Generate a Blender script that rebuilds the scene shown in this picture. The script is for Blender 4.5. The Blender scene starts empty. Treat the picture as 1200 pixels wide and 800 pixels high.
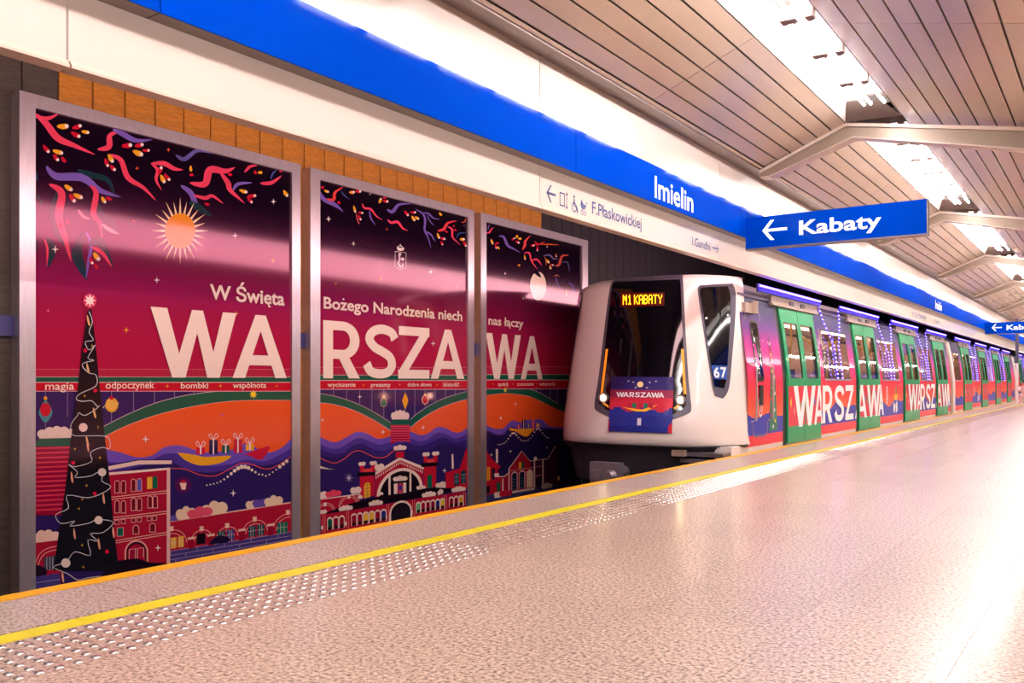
import bpy, bmesh, math, random
from mathutils import Vector, Matrix
from mathutils.bvhtree import BVHTree
random.seed(7)
SC = bpy.context.scene
COL = SC.collection

# ------------------------------------------------------------------ camera
F = 1030.0                 # focal length in pixels of a 1200 px wide frame
TH = math.radians(34.65)   # yaw to the left of the track direction (+Y)
CX, CZ, HY = 4.03, 0.95, 447.0
cd = bpy.data.cameras.new('camera'); cam = bpy.data.objects.new('camera', cd); COL.objects.link(cam)
cam.location = (CX, 0, CZ); cam.rotation_euler = (math.pi/2, 0, TH)
cd.sensor_width = 36; cd.lens = F/1200*36; cd.shift_y = (HY-400)/1200
cd.clip_start = .05; cd.clip_end = 400
SC.camera = cam
# ------------------------------------------------------------------ world, exposure
w = bpy.data.worlds.new('world'); SC.world = w; w.use_nodes = True
w.node_tree.nodes['Background'].inputs[0].default_value = (.55, .5, .6, 1)
w.node_tree.nodes['Background'].inputs[1].default_value = .25
SC.view_settings.view_transform = 'Standard'; SC.view_settings.look = 'None'
SC.view_settings.exposure = 0.4; SC.view_settings.gamma = 1; SC.view_settings.use_curve_mapping = False
E_TUBE = 78.0      # fluorescent tubes over the platform
E_BAND = 0.14      # lit white direction band
E_TRACK = 9.5      # trackside light box on the back of the fascia
E_INT = 6.0        # lamps inside the train
COOL = (1.0, .93, .89)

# ------------------------------------------------------------------ helpers
def ray(px, py):
    a = (px-600)/F; b = (HY-py)/F
    s, c = math.sin(TH), math.cos(TH)
    return Vector((-s + a*c, c + a*s, b))
def atX(px, py, X):
    d = ray(px, py); t = (X-CX)/d.x
    return (d.y*t, CZ + d.z*t)
def atZ(px, py, Z=0.0):
    d = ray(px, py); t = (Z-CZ)/d.z
    return (CX+d.x*t, d.y*t)
def lin(c):
    return tuple(((v/255)/12.92 if v/255 <= .04045 else ((v/255+.055)/1.055)**2.4) for v in c)
def mat(name, col, rough=.5, metal=0, emis=None, strength=0, coat=0, spec=.5, alpha=None, noise=0, nscale=20, bump=0, stretch=None, coat_rough=.05):
    m = bpy.data.materials.new(name); m.use_nodes = True
    nt = m.node_tree; b = nt.nodes['Principled BSDF']; I = b.inputs
    c = lin(col)
    I['Base Color'].default_value = (*c, 1); I['Roughness'].default_value = rough; I['Metallic'].default_value = metal
    I['Specular IOR Level'].default_value = spec; I['Coat Weight'].default_value = coat; I['Coat Roughness'].default_value = coat_rough
    if emis: I['Emission Color'].default_value = (*lin(emis), 1); I['Emission Strength'].default_value = strength
    if noise or bump:
        tc = nt.nodes.new('ShaderNodeTexCoord'); mp = nt.nodes.new('ShaderNodeMapping'); n = nt.nodes.new('ShaderNodeTexNoise')
        if stretch: mp.inputs['Scale'].default_value = stretch
        n.inputs['Scale'].default_value = nscale; n.inputs['Detail'].default_value = 4
        nt.links.new(tc.outputs['Object'], mp.inputs[0]); nt.links.new(mp.outputs[0], n.inputs[0])
        if noise:
            r = nt.nodes.new('ShaderNodeValToRGB')
            lo = tuple(max(0, v*(1-noise)) for v in c); hi = tuple(min(1, v*(1+noise)) for v in c)
            r.color_ramp.elements[0].position = .3; r.color_ramp.elements[1].position = .7
            r.color_ramp.elements[0].color = (*lo, 1); r.color_ramp.elements[1].color = (*hi, 1)
            nt.links.new(n.outputs[0], r.inputs[0]); nt.links.new(r.outputs[0], I['Base Color'])
        if bump:
            bp = nt.nodes.new('ShaderNodeBump'); bp.inputs['Strength'].default_value = bump; bp.inputs['Distance'].default_value = .01
            nt.links.new(n.outputs[0], bp.inputs['Height']); nt.links.new(bp.outputs[0], I['Normal'])
    return m
def print_mat(name, rough=.35, coat=.6, coat_rough=.06, spec=.5):   # flat print: reads the colour each shape was printed in
    m = mat(name, (128, 128, 128), rough, coat=coat, coat_rough=coat_rough, spec=spec)
    nt = m.node_tree; a = nt.nodes.new('ShaderNodeAttribute'); a.attribute_name = 'Col'
    nt.links.new(a.outputs['Color'], nt.nodes['Principled BSDF'].inputs['Base Color'])
    return m
class MB:
    """collects shapes and links them as ONE mesh object"""
    def __init__(s): s.v = []; s.f = []; s.c = []
    def poly(s, pts, col=None):
        n = len(s.v); s.v += [tuple(p) for p in pts]; s.f.append(tuple(range(n, n+len(pts)))); s.c.append(col); return s
    def face(s, idx, col=None): s.f.append(tuple(idx)); s.c.append(col)
    def box(s, x0, x1, y0, y1, z0, z1, col=None):
        n = len(s.v)
        s.v += [(x, y, z) for x in (x0, x1) for y in (y0, y1) for z in (z0, z1)]
        for q in ((0,1,3,2),(4,6,7,5),(0,4,5,1),(2,3,7,6),(0,2,6,4),(1,5,7,3)): s.face([n+i for i in q], col)
        return s
    def prism(s, pts, ax, a0, a1, col=None):
        """2D outline extruded along axis ax (0,1,2); outline in the two other axes, in order"""
        def p3(p, a):
            l = list(p); l.insert(ax, a); return tuple(l)
        n = len(s.v); k = len(pts)
        s.v += [p3(p, a0) for p in pts] + [p3(p, a1) for p in pts]
        s.face([n+i for i in range(k)], col); s.face([n+k+i for i in reversed(range(k))], col)
        for i in range(k): j = (i+1) % k; s.face((n+i, n+k+i, n+k+j, n+j), col)
        return s
    def tube(s, path, r, seg=8, col=None, caps=True):
        path = [Vector(p) for p in path]; rings = []
        for i, p in enumerate(path):
            t = (path[min(i+1, len(path)-1)] - path[max(i-1, 0)]).normalized()
            up = Vector((0,0,1)) if abs(t.z) < .9 else Vector((1,0,0))
            a = t.cross(up).normalized(); b = t.cross(a)
            rr = r[i] if isinstance(r, (list, tuple)) else r
            n = len(s.v); s.v += [tuple(p + a*rr*math.cos(2*math.pi*k/seg) + b*rr*math.sin(2*math.pi*k/seg)) for k in range(seg)]
            rings.append(n)
        for q in range(len(rings)-1):
            for k in range(seg):
                j = (k+1) % seg; s.face((rings[q]+k, rings[q]+j, rings[q+1]+j, rings[q+1]+k), col)
        if caps:
            s.face([rings[0]+k for k in range(seg)], col); s.face([rings[-1]+k for k in reversed(range(seg))], col)
        return s
    def sphere(s, c, r, seg=8, rings=5, col=None, sc=(1,1,1)):
        n = len(s.v)
        for i in range(rings+1):
            t = math.pi*i/rings
            for k in range(seg):
                p = 2*math.pi*k/seg
                s.v.append((c[0]+r*sc[0]*math.sin(t)*math.cos(p), c[1]+r*sc[1]*math.sin(t)*math.sin(p), c[2]+r*sc[2]*math.cos(t)))
        for i in range(rings):
            for k in range(seg):
                j = (k+1) % seg; s.face((n+i*seg+k, n+(i+1)*seg+k, n+(i+1)*seg+j, n+i*seg+j), col)
        return s
    def mesh(s, name, m, smooth=False):
        me = bpy.data.meshes.new(name); me.from_pydata(s.v, [], s.f)
        if any(c is not None for c in s.c):
            at = me.color_attributes.new('Col', 'FLOAT_COLOR', 'CORNER')
            data = []
            for f, c in zip(s.f, s.c):
                if c is None: c = (128,128,128)
                if isinstance(c[0], (tuple, list)):
                    for q in c: data += [*lin(q), 1]
                else:
                    q = lin(c)
                    for _ in f: data += [*q, 1]
            at.data.foreach_set('color', data)
        me.materials.append(m)
        if smooth: me.polygons.foreach_set('use_smooth', [True]*len(me.polygons))
        me.update(); return me
    def build(s, name, m, parent=None, smooth=False):
        return obj(name, s.mesh(name, m, smooth), parent)
def obj(name, me, parent=None):
    o = bpy.data.objects.new(name, me); COL.objects.link(o)
    if parent is not None:
        o.parent = parent; o.matrix_parent_inverse = Matrix.Translation(-world_loc(parent))
    return o
def world_loc(o):
    v = Vector(o.location)
    while o.parent is not None:
        v = v + o.matrix_parent_inverse.to_translation(); o = o.parent; v = v + Vector(o.location)
    return v
def tag(o, label=None, cat=None, group=None, kind=None):
    if label: o['label'] = label
    if cat: o['category'] = cat
    if group: o['group'] = group
    if kind: o['kind'] = kind
    return o
def thing(name, label, cat, loc=(0,0,0), group=None, kind=None):
    o = bpy.data.objects.new(name, None); COL.objects.link(o); o.location = loc; o.empty_display_size = .2
    return tag(o, label, cat, group, kind)

def text_shapes(body, bold=0.0, res=3):
    """outline of a line of writing as a flat mesh: verts (x, y) scaled so the cap height is 1 and the width is returned"""
    c = bpy.data.curves.new('t', 'FONT'); c.body = body; c.resolution_u = res; c.offset = bold; c.dimensions = '2D'; c.fill_mode = 'BOTH'
    o = bpy.data.objects.new('t', c); COL.objects.link(o); bpy.context.view_layer.update()
    me = bpy.data.meshes.new_from_object(o.evaluated_get(bpy.context.evaluated_depsgraph_get()))
    vs = [(v.co.x, v.co.y) for v in me.vertices]; fs = [tuple(p.vertices) for p in me.polygons]
    bpy.data.objects.remove(o); bpy.data.curves.remove(c); bpy.data.meshes.remove(me)
    x0 = min(v[0] for v in vs); x1 = max(v[0] for v in vs)
    return [((x-x0)/(x1-x0), y/.73) for x, y in vs], fs
def raw_right(body):
    c = bpy.data.curves.new('t', 'FONT'); c.body = body
    o = bpy.data.objects.new('t', c); COL.objects.link(o); bpy.context.view_layer.update()
    xs = [v[0] for v in o.bound_box]; r = (min(xs), max(xs)); bpy.data.objects.remove(o); bpy.data.curves.remove(c); return r
def put_text(mb, body, fn, col=None, bold=0.0):
    """fn(u 0..1 along the line, v 0..1 baseline to cap height) -> 3D point"""
    plain = body.replace('ż', 'z').replace('ę', 'e').replace('ą', 'a')
    if plain != body:        # dots and tails of the Polish letters, drawn at their letter
        x0, x1 = raw_right(plain)
        for i, ch in enumerate(body):
            if ch not in 'żęą': continue
            g1 = (raw_right(plain[:i+1])[1]-x0)/(x1-x0); g0 = (raw_right(plain[:i])[1]-x0)/(x1-x0); em = .73/(x1-x0)
            if ch == 'ż': pts = [(g0+(g1-g0)*.55+em*.085*math.cos(a), .93+.085*math.sin(a)) for a in [k*math.pi/5 for k in range(10)]]
            else: q = g1-em*(.16 if ch == 'ę' else .08); pts = [(q-em*.06, .03), (q+em*.03, .03), (q-em*.03, -.12), (q+em*.1, -.16), (q+em*.1, -.24), (q-em*.08, -.22), (q-em*.12, -.12)]
            mb.poly([fn(u, v) for u, v in pts], col)
    body = plain
    vs, fs = text_shapes(body, bold); n = len(mb.v)
    mb.v += [tuple(fn(u, v)) for u, v in vs]
    for f in fs: mb.face([n+i for i in f], col)

# ------------------------------------------------------------------ materials
M = {}
M['concrete'] = mat('dark_concrete', (40, 36, 42), .8, noise=.3, nscale=6)
M['track_dark'] = mat('track_bed_dark', (30, 26, 32), .9, noise=.4, nscale=15, bump=.5)
M['wood_panel'] = mat('ochre_wood_panel', (192, 128, 40), .42, noise=.22, nscale=3, stretch=(1, 3, 14), bump=.08)
M['dark_panel'] = mat('dark_wood_panel', (74, 66, 58), .5, noise=.25, nscale=3, stretch=(1, 3, 14))
M['navy_rail'] = mat('navy_stripe', (62, 66, 128), .5)
M['alu'] = mat('brushed_aluminium', (206, 200, 206), .33, .75, noise=.06, nscale=6, stretch=(1, 8, 1))
M['alu_dark'] = mat('dark_aluminium', (120, 112, 116), .4, .6)
M['print'] = print_mat('poster_print', .1, .12, .05, .6); M['print'].node_tree.nodes['Principled BSDF'].inputs['Specular Tint'].default_value = (1, .36, .6, 1)
M['wrap'] = print_mat('train_wrap_print', .5, .2, .08, .3)
M['white_lit'] = mat('backlit_white_panel', (200, 184, 174), .2, emis=(255, 236, 222), strength=E_BAND, coat=.3)
M['white_enamel'] = mat('white_enamel_panel', (196, 182, 174), .3, coat=.7, coat_rough=.1)
M['blue_enamel'] = mat('blue_enamel_panel', (0, 58, 176), .5, coat=.10, coat_rough=.04, spec=0.0)
M['cream_lip'] = mat('cream_metal_lip', (214, 186, 172), .35)
M['soffit'] = mat('grey_soffit_metal', (120, 104, 100), .3, .3)
M['slat'] = mat('beige_metal_slat', (200, 180, 163), .27, .45, noise=.05, nscale=3, stretch=(1, .3, 1))
M['slat_gap'] = mat('ceiling_void', (24, 18, 18), .9)
M['beam'] = mat('grey_beam_metal', (140, 122, 108), .35, .3)
M['beam_light'] = mat('pale_beam_flange', (204, 184, 170), .3, .2)  # paler than the beam: the lit look of the flange is in the colour
M['reflector'] = mat('white_reflector', (252, 250, 248), .5)
M['tube'] = mat('fluorescent_tube', (255, 255, 255), .3, emis=(255, 246, 242), strength=E_TUBE)
M['tray'] = mat('dark_lamp_tray', (74, 64, 62), .6)
M['black_panel'] = mat('blackish_wall_panel', (30, 25, 36), .6)
M['socket'] = mat('lamp_socket', (120, 90, 84), .5)
M['track_lamp'] = mat('trackside_light_panel', (240, 230, 226), .3, emis=(255, 206, 206), strength=E_TRACK)
M['navy_text'] = mat('navy_lettering', (28, 44, 110), .4)
M['white_text'] = mat('white_lettering', (250, 250, 255), .4, emis=(255, 255, 255), strength=.35)  # letters are no lamp; a faint glow is added to brighten them
M['yellow_edge'] = mat('amber_edge_paint', (250, 178, 10), .4, noise=.06, nscale=5)
M['yellow_tile'] = mat('yellow_stripe_tile', (246, 226, 48), .35, noise=.07, nscale=8)
M['stud'] = mat('polished_stud', (236, 226, 220), .16, .8)
M['black'] = mat('black_rubber', (14, 13, 16), .5)
M['black_gloss'] = mat('black_glass', (10, 8, 16), .05, coat=.5, spec=.5)
M['dark_under'] = mat('dark_underframe', (34, 29, 38), .5)
M['plate_blue'] = mat('blue_number_plate', (24, 76, 170), .4)
M['grey_metal'] = mat('grey_metal', (150, 142, 150), .35, .7)
M['steel'] = mat('rail_steel', (120, 110, 105), .3, .9)
M['mask'] = mat('pearl_white_paint', (246, 234, 228), .25, coat=.5)
M['surround'] = mat('graphite_surround', (84, 78, 94), .35)
M['green'] = mat('green_door_paint', (10, 150, 92), .45, coat=.15, spec=.3)
M['seal'] = mat('door_seal_rubber', (20, 16, 22), .5)
M['orange_strip'] = mat('orange_marker_strip', (250, 150, 30), .4, emis=(255, 140, 30), strength=.5)  # strips are reflectors, not lamps; a faint glow of their own is added
M['head'] = mat('headlight', (255, 240, 200), .2, emis=(255, 226, 170), strength=22)
M['led_amber'] = mat('amber_display_dots', (255, 180, 30), .4, emis=(255, 172, 20), strength=4)
M['led_red'] = mat('red_display_ground', (50, 6, 4), .4, emis=(255, 30, 0), strength=.06)
M['led_blue'] = mat('blue_led', (40, 30, 200), .4, emis=(44, 20, 255), strength=2.2)
M['led_bead'] = mat('blue_white_bead', (170, 160, 255), .4, emis=(150, 120, 255), strength=7)
M['pink_wall'] = mat('pale_interior_panel', (232, 190, 170), .5)
M['brown_wall'] = mat('brown_interior_panel', (160, 100, 60), .5)
M['yellow_pole'] = mat('yellow_grab_pole', (250, 190, 20), .3)
M['int_lamp'] = mat('interior_lamp', (255, 240, 220), .3, emis=(255, 226, 200), strength=E_INT)
M['seat_blue'] = mat('dark_blue_seat_fabric', (40, 44, 90), .8)
M['beige_head'] = mat('beige_header_metal', (184, 160, 146), .35, .3)
M['skirt_white'] = mat('white_skirt_paint', (236, 226, 224), .35)
def glass_mat(name, tint, refl=.12):
    m = bpy.data.materials.new(name); m.use_nodes = True; nt = m.node_tree; nt.nodes.clear()
    o = nt.nodes.new('ShaderNodeOutputMaterial'); mx = nt.nodes.new('ShaderNodeMixShader')
    t = nt.nodes.new('ShaderNodeBsdfTransparent'); g = nt.nodes.new('ShaderNodeBsdfGlossy')
    t.inputs[0].default_value = (*tint, 1); g.inputs['Roughness'].default_value = .03
    fr = nt.nodes.new('ShaderNodeFresnel'); fr.inputs[0].default_value = 1.5
    ad = nt.nodes.new('ShaderNodeMath'); ad.operation = 'ADD'; ad.inputs[1].default_value = refl-.04; ad.use_clamp = True
    nt.links.new(fr.outputs[0], ad.inputs[0]); nt.links.new(ad.outputs[0], mx.inputs[0])
    nt.links.new(t.outputs[0], mx.inputs[1]); nt.links.new(g.outputs[0], mx.inputs[2]); nt.links.new(mx.outputs[0], o.inputs[0])
    return m
M['glass'] = glass_mat('window_glass', (.8, .78, .78), .1)
def granite(name, base, dark, light, rough=.22):
    m = mat(name, base, rough, spec=.5, coat=.35, coat_rough=.17); nt = m.node_tree; b = nt.nodes['Principled BSDF']; L = nt.links
    geo = nt.nodes.new('ShaderNodeNewGeometry')
    n1 = nt.nodes.new('ShaderNodeTexNoise'); n1.inputs['Scale'].default_value = 62; n1.inputs['Detail'].default_value = 3; n1.inputs['Roughness'].default_value = .7
    n2 = nt.nodes.new('ShaderNodeTexNoise'); n2.inputs['Scale'].default_value = .8; n2.inputs['Detail'].default_value = 4
    r = nt.nodes.new('ShaderNodeValToRGB'); cr = r.color_ramp
    cr.elements[0].position = .36; cr.elements[0].color = (*lin(dark), 1)
    cr.elements[1].position = .66; cr.elements[1].color = (*lin(light), 1)
    e = cr.elements.new(.48); e.color = (*lin(base), 1)
    L.new(geo.outputs['Position'], n1.inputs[0]); L.new(geo.outputs['Position'], n2.inputs[0]); L.new(n1.outputs[0], r.inputs[0])
    oi = nt.nodes.new('ShaderNodeObjectInfo')
    ad = nt.nodes.new('ShaderNodeMath'); ad.operation = 'MULTIPLY_ADD'; ad.inputs[1].default_value = .10; ad.inputs[2].default_value = .93
    L.new(oi.outputs['Random'], ad.inputs[0])
    m2 = nt.nodes.new('ShaderNodeMath'); m2.operation = 'MULTIPLY_ADD'; m2.inputs[1].default_value = .2; m2.inputs[2].default_value = -.1
    L.new(n2.outputs[0], m2.inputs[0])
    s = nt.nodes.new('ShaderNodeMath'); s.operation = 'ADD'; L.new(ad.outputs[0], s.inputs[0]); L.new(m2.outputs[0], s.inputs[1])
    vm = nt.nodes.new('ShaderNodeVectorMath'); vm.operation = 'SCALE'; L.new(r.outputs[0], vm.inputs[0]); L.new(s.outputs[0], vm.inputs['Scale'])
    L.new(vm.outputs[0], b.inputs['Base Color'])
    rr = nt.nodes.new('ShaderNodeMapRange'); rr.inputs[3].default_value = rough-.02; rr.inputs[4].default_value = rough+.07
    L.new(n2.outputs[0], rr.inputs[0]); L.new(rr.outputs[0], b.inputs['Roughness'])
    return m
M['granite'] = granite('pink_granite', (204, 175, 156), (88, 62, 50), (250, 230, 214), .28)
M['granite_edge'] = granite('edge_granite', (196, 172, 160), (100, 78, 72), (236, 216, 206), .36)
M['granite_tact'] = granite('tactile_granite', (192, 160, 144), (104, 84, 76), (224, 198, 184), .4)
M['joint'] = mat('dark_joint', (130, 108, 100), .8)

# ------------------------------------------------------------------ platform
Y0, Y1 = -4.0, 76.0
XW = 9.8                   # far side of the island platform
fl = MB().box(-.02, XW, Y0, Y1, -1.25, -.012).build('floor', M['joint']); tag(fl, 'pink speckled granite island platform floor', 'floor', kind='structure')
tb = MB(); tb.box(-3.4, -.02, Y0, Y1, -1.4, -1.25); tag(tb.build('trackbed', M['track_dark']), 'dark track bed below the platform edge', 'track bed', kind='structure')
for i, x in enumerate((-.72, -2.12)):
    r = MB().prism([(x-.07, -1.25), (x+.07, -1.25), (x+.02, -1.2), (x+.035, -1.13), (x+.035, -1.1), (x-.035, -1.1), (x-.035, -1.13), (x-.02, -1.2)], 1, Y0, Y1)
    tag(r.build('rail', M['steel']), ['steel rail nearer the platform in the dark trench', 'steel rail nearer the poster wall in the dark trench'][i], 'rail', 'running rails')
e = MB().box(-.045, .062, Y0, Y1, -.1, .0015).build('edge_line', M['yellow_edge'], fl)
# granite edge course
slab = MB().box(0, .5, 0, 1.194, -.011, 0).mesh('edge_slab', M['granite_edge'])
for k in range(66):
    o = obj('edge_slab', slab, fl); o.location = (.066+CX*0, Y0+k*1.2+.3, 0)
# yellow stripe tiles
XS0, XS1 = .59, .70
yt = MB().box(0, XS1-XS0, 0, .196, -.01, .0015).mesh('stripe_tile', M['yellow_tile'])
for k in range(300):
    o = obj('stripe_tile', yt, fl); o.location = (XS0, .3+k*.2, 0)
rest = MB()
for k in range(40): rest.box(XS0, XS1, .3+(300+k)*.2, .3+(300+k)*.2+.196, -.01, .0015)
tag(rest.build('stripe_tile', M['yellow_tile'], fl), kind='stuff')
# tactile course with studs
tact = MB().box(0, .455, 0, .452, -.011, 0).mesh('tactile_slab', M['granite_tact'])
XT = .703
for k in range(174):
    o = obj('tactile_slab', tact, fl); o.location = (XT, -1.0+k*.455, 0)
def stud(mb, x, y, seg):
    n = len(mb.v); r = .0175
    for rr, z in ((r, 0), (r*.8, .0042), (r*.55, .0052)):
        for k in range(seg):
            a = 2*math.pi*k/seg; mb.v.append((x+rr*math.cos(a), y+rr*math.sin(a), z))
    for i in range(2):
        for k in range(seg):
            j = (k+1) % seg; mb.face((n+i*seg+k, n+i*seg+j, n+(i+1)*seg+j, n+(i+1)*seg+k))
    mb.face([n+2*seg+k for k in range(seg)])
sm = MB(); stud(sm, 0, 0, 12); sm = sm.mesh('tactile_stud', M['stud'], True)
cnt = 0; rs = MB()
for k in range(0, 1120):
    y = 1.29 + .065*k
    for i in range(7):
        x = .7355 + .065*i
        if cnt < 300: o = obj('tactile_stud', sm, fl); o.location = (x, y, 0); cnt += 1
        else: stud(rs, x, y, 8 if k < 300 else 6)
tag(rs.build('tactile_stud', M['stud'], fl), kind='stuff')
# big platform tiles: one corner lies where the photo shows a pale tile corner
cxy = atZ(660, 755)
T = .6
xs = sorted({round(cxy[0]+i*T, 4) for i in range(-12, 24) if 1.17 < cxy[0]+i*T < XW-.1})
edges = [1.161] + ([x for x in xs if x > 1.3]) + [XW]
til = []
for a, b in zip(edges[:-1], edges[1:]):
    if b-a < .05: continue
    k = -12
    while cxy[1]+k*T < Y1:
        y = cxy[1]+k*T
        if y > Y0: til.append((a, b, y))
        k += 1
def seen(t):
    c = Vector(((t[0]+t[1])/2-CX, t[2]+.3, -CZ)); dpt = -c.x*math.sin(TH)+c.y*math.cos(TH); lat = c.x*math.cos(TH)+c.y*math.sin(TH)
    if dpt < 1.9 or abs(lat/dpt) > .70: return 1e6+c.length
    return dpt
til.sort(key=seen)
cache = {}; rt = MB()
for i, (a, b, y) in enumerate(til):
    if i < 300:
        key = round(b-a, 3)
        if key not in cache: cache[key] = MB().box(0, b-a-.0016, 0, T-.0016, -.011, 0).mesh('tile', M['granite'])
        o = obj('tile', cache[key], fl); o.location = (a, y, 0)
    else: rt.box(a, b-.0016, y, y+T-.0016, -.011, 0)
tag(rt.build('tile', M['granite'], fl), kind='stuff')

# ------------------------------------------------------------------ track side: wall, track ceiling
XWALL = -3.4
wl = MB().box(XWALL-.3, XWALL-.02, Y0, Y1, -1.4, 4.0).build('wall_left', M['concrete']); tag(wl, 'track wall clad in vertical wooden panels', 'wall', kind='structure')
ya = atX(68.7, 100, XWALL)[0]; yb = atX(635, 240, XWALL)[0]
pw = (yb-ya)/25; nA = 9
pm = {}
for k in range(-nA, 25+40):
    wide = pw
    y = ya+k*pw
    m = 'wood_panel' if 0 <= k < 25 else ('dark_panel' if k < 0 else 'black_panel')
    if k >= 25 and y > 24: break
    if m not in pm: pm[m] = MB().prism([(XWALL-.02, .006), (XWALL-.02, pw-.006), (XWALL-.003, pw-.006), (XWALL, pw-.012), (XWALL, .012), (XWALL-.003, .006)], 2, -1.25, 4.0).mesh('panel', M[m])
    o = obj('panel', pm[m], wl); o.location = (random.uniform(-.002, .002), y, 0)
for k in range(12):
    MB().box(XWALL-.02, XWALL, 24.1+k*4.3, 24.1+k*4.3+4.28, -1.25, 4.0).build('wide_panel', M['black_panel'], wl)
z0 = atX(10, 394, XWALL)[1]; z1 = atX(10, 370, XWALL)[1]
MB().box(XWALL, XWALL+.05, Y0, Y1, z0, z1).build('trim_4', M['navy_rail']); tag(bpy.data.objects['trim_4'], 'navy stripe rail running along the track wall left of the posters', 'wall stripe', kind='structure')
tag(MB().box(-3.7, -.07, Y0, Y1, 4.0, 4.1).build('trim_5', M['concrete']), 'dark ceiling above the track', 'ceiling', kind='structure')

# ------------------------------------------------------------------ fascia above the platform edge
ZL, ZW0, ZW1, ZB1, ZU = 2.405, 2.445, 2.777, 3.165, 3.70
core = MB().box(-.07, -.03, Y0, Y1, 2.43, 4.1).build('trim_1', M['concrete']); tag(core, 'lit white direction band over the platform edge', 'sign band', kind='structure')
def ypx(x, X): return atX(x, 300, X)[0]
J0 = ypx(632.5, 0.0); J1 = ypx(843, 0.0); JP = J1-J0
ks = range(-3, 17)
for k in ks:
    a = J0+k*JP; b = a+JP
    if a > Y1: break
    MB().box(-.03, 0, a+.006, b-.006, ZW0, ZW1).build('light_panel', M['white_lit'], core)
    p = MB().prism([(-.07, ZL), (.03, ZL), (.03, ZL+.012), (.012, ZL+.038), (-.02, ZW0-.002), (-.07, ZW0-.002)], 1, a+.006, b-.006)
    p.build('lip', M['cream_lip'], core)
blue = MB().box(-.03, .085, Y0, Y1, ZW1+.012, ZB1-.01).build('trim_2', M['soffit']); tag(blue, 'glossy blue enamel station name band above the white band', 'name band', kind='structure')
B0 = ypx(675, .116); BX = .116
for k in ks:
    a = B0+k*JP; b = a+JP
    MB().box(.085, BX, a+.004, b-.004, ZW1+.004, ZB1).build('blue_panel', M['blue_enamel'], blue)
    MB().box(-.03, .108, a+.004, b-.004, ZW1+.002, ZW1+.012).build('soffit_panel', M['soffit'], blue)
    MB().box(-.03, .09, a+.004, b-.004, ZB1-.01, ZB1+.002).build('ledge', M['white_enamel'], blue)
upw = MB().box(-.03, -.02, Y0, Y1, ZB1, ZU).build('trim_3', M['soffit']); tag(upw, 'white enamel panels between the blue band and the ceiling', 'wall panels', kind='structure')
for k in ks:
    a = J0+k*JP; b = a+JP
    MB().box(-.02, .0, a+.005, b-.005, ZB1, ZU).build('white_panel', M['white_enamel'], upw)
    MB().box(-.03, .178, a+.003, b-.003, ZU, ZU+.03).build('soffit_strip', M['soffit'], upw)
# trackside light box on the back of the fascia (it lights the posters)
tl = thing('trackside_light', 'long trackside light panel on the back of the fascia facing the posters', 'light', (-.08, 2, 2.85))
for k in range(12):
    a = -3.2+k*1.8
    MB().box(-.12, -.075, a, a+1.77, 2.65, 3.06).build('light_panel', M['track_lamp'], tl)

# writing on the bands
def on_plane(X, y0, y1, z0, h):
    return lambda u, v: (X, y0+(y1-y0)*u, z0+h*v)
def band_text(parent, body, px0, px1, X, zb, h, m, bold=.0, name='lettering', shift=0):
    y0 = ypx(px0, X)+shift; y1 = ypx(px1, X)+shift
    mb = MB(); put_text(mb, body, on_plane(X+.003, y0, y1, zb, h), bold=bold); return mb.build(name, m, parent)
def arrow(mb, X, y0, y1, zc, h, t, left=True):
    """arrow: shaft and two slanted head strokes"""
    if not left: y0, y1 = y1, y0
    s = 1 if y1 > y0 else -1
    def q(p): mb.poly([(X, a, b) for a, b in p])
    q([(y0+s*t, zc-t/2), (y1, zc-t/2), (y1, zc+t/2), (y0+s*t, zc+t/2)])
    hh = h/2
    for g in (1, -1):
        q([(y0, zc), (y0+s*hh*.85, zc+g*hh), (y0+s*(hh*.85+t*1.1), zc+g*hh), (y0+s*t*1.3, zc)])
for sh in (0, ypx(1097, BX)-ypx(766, BX)-.15):
    band_text(blue, 'Imielin', 767, 812, BX, ZW1+.06, .232, M['white_text'], .012, shift=sh)
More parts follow.
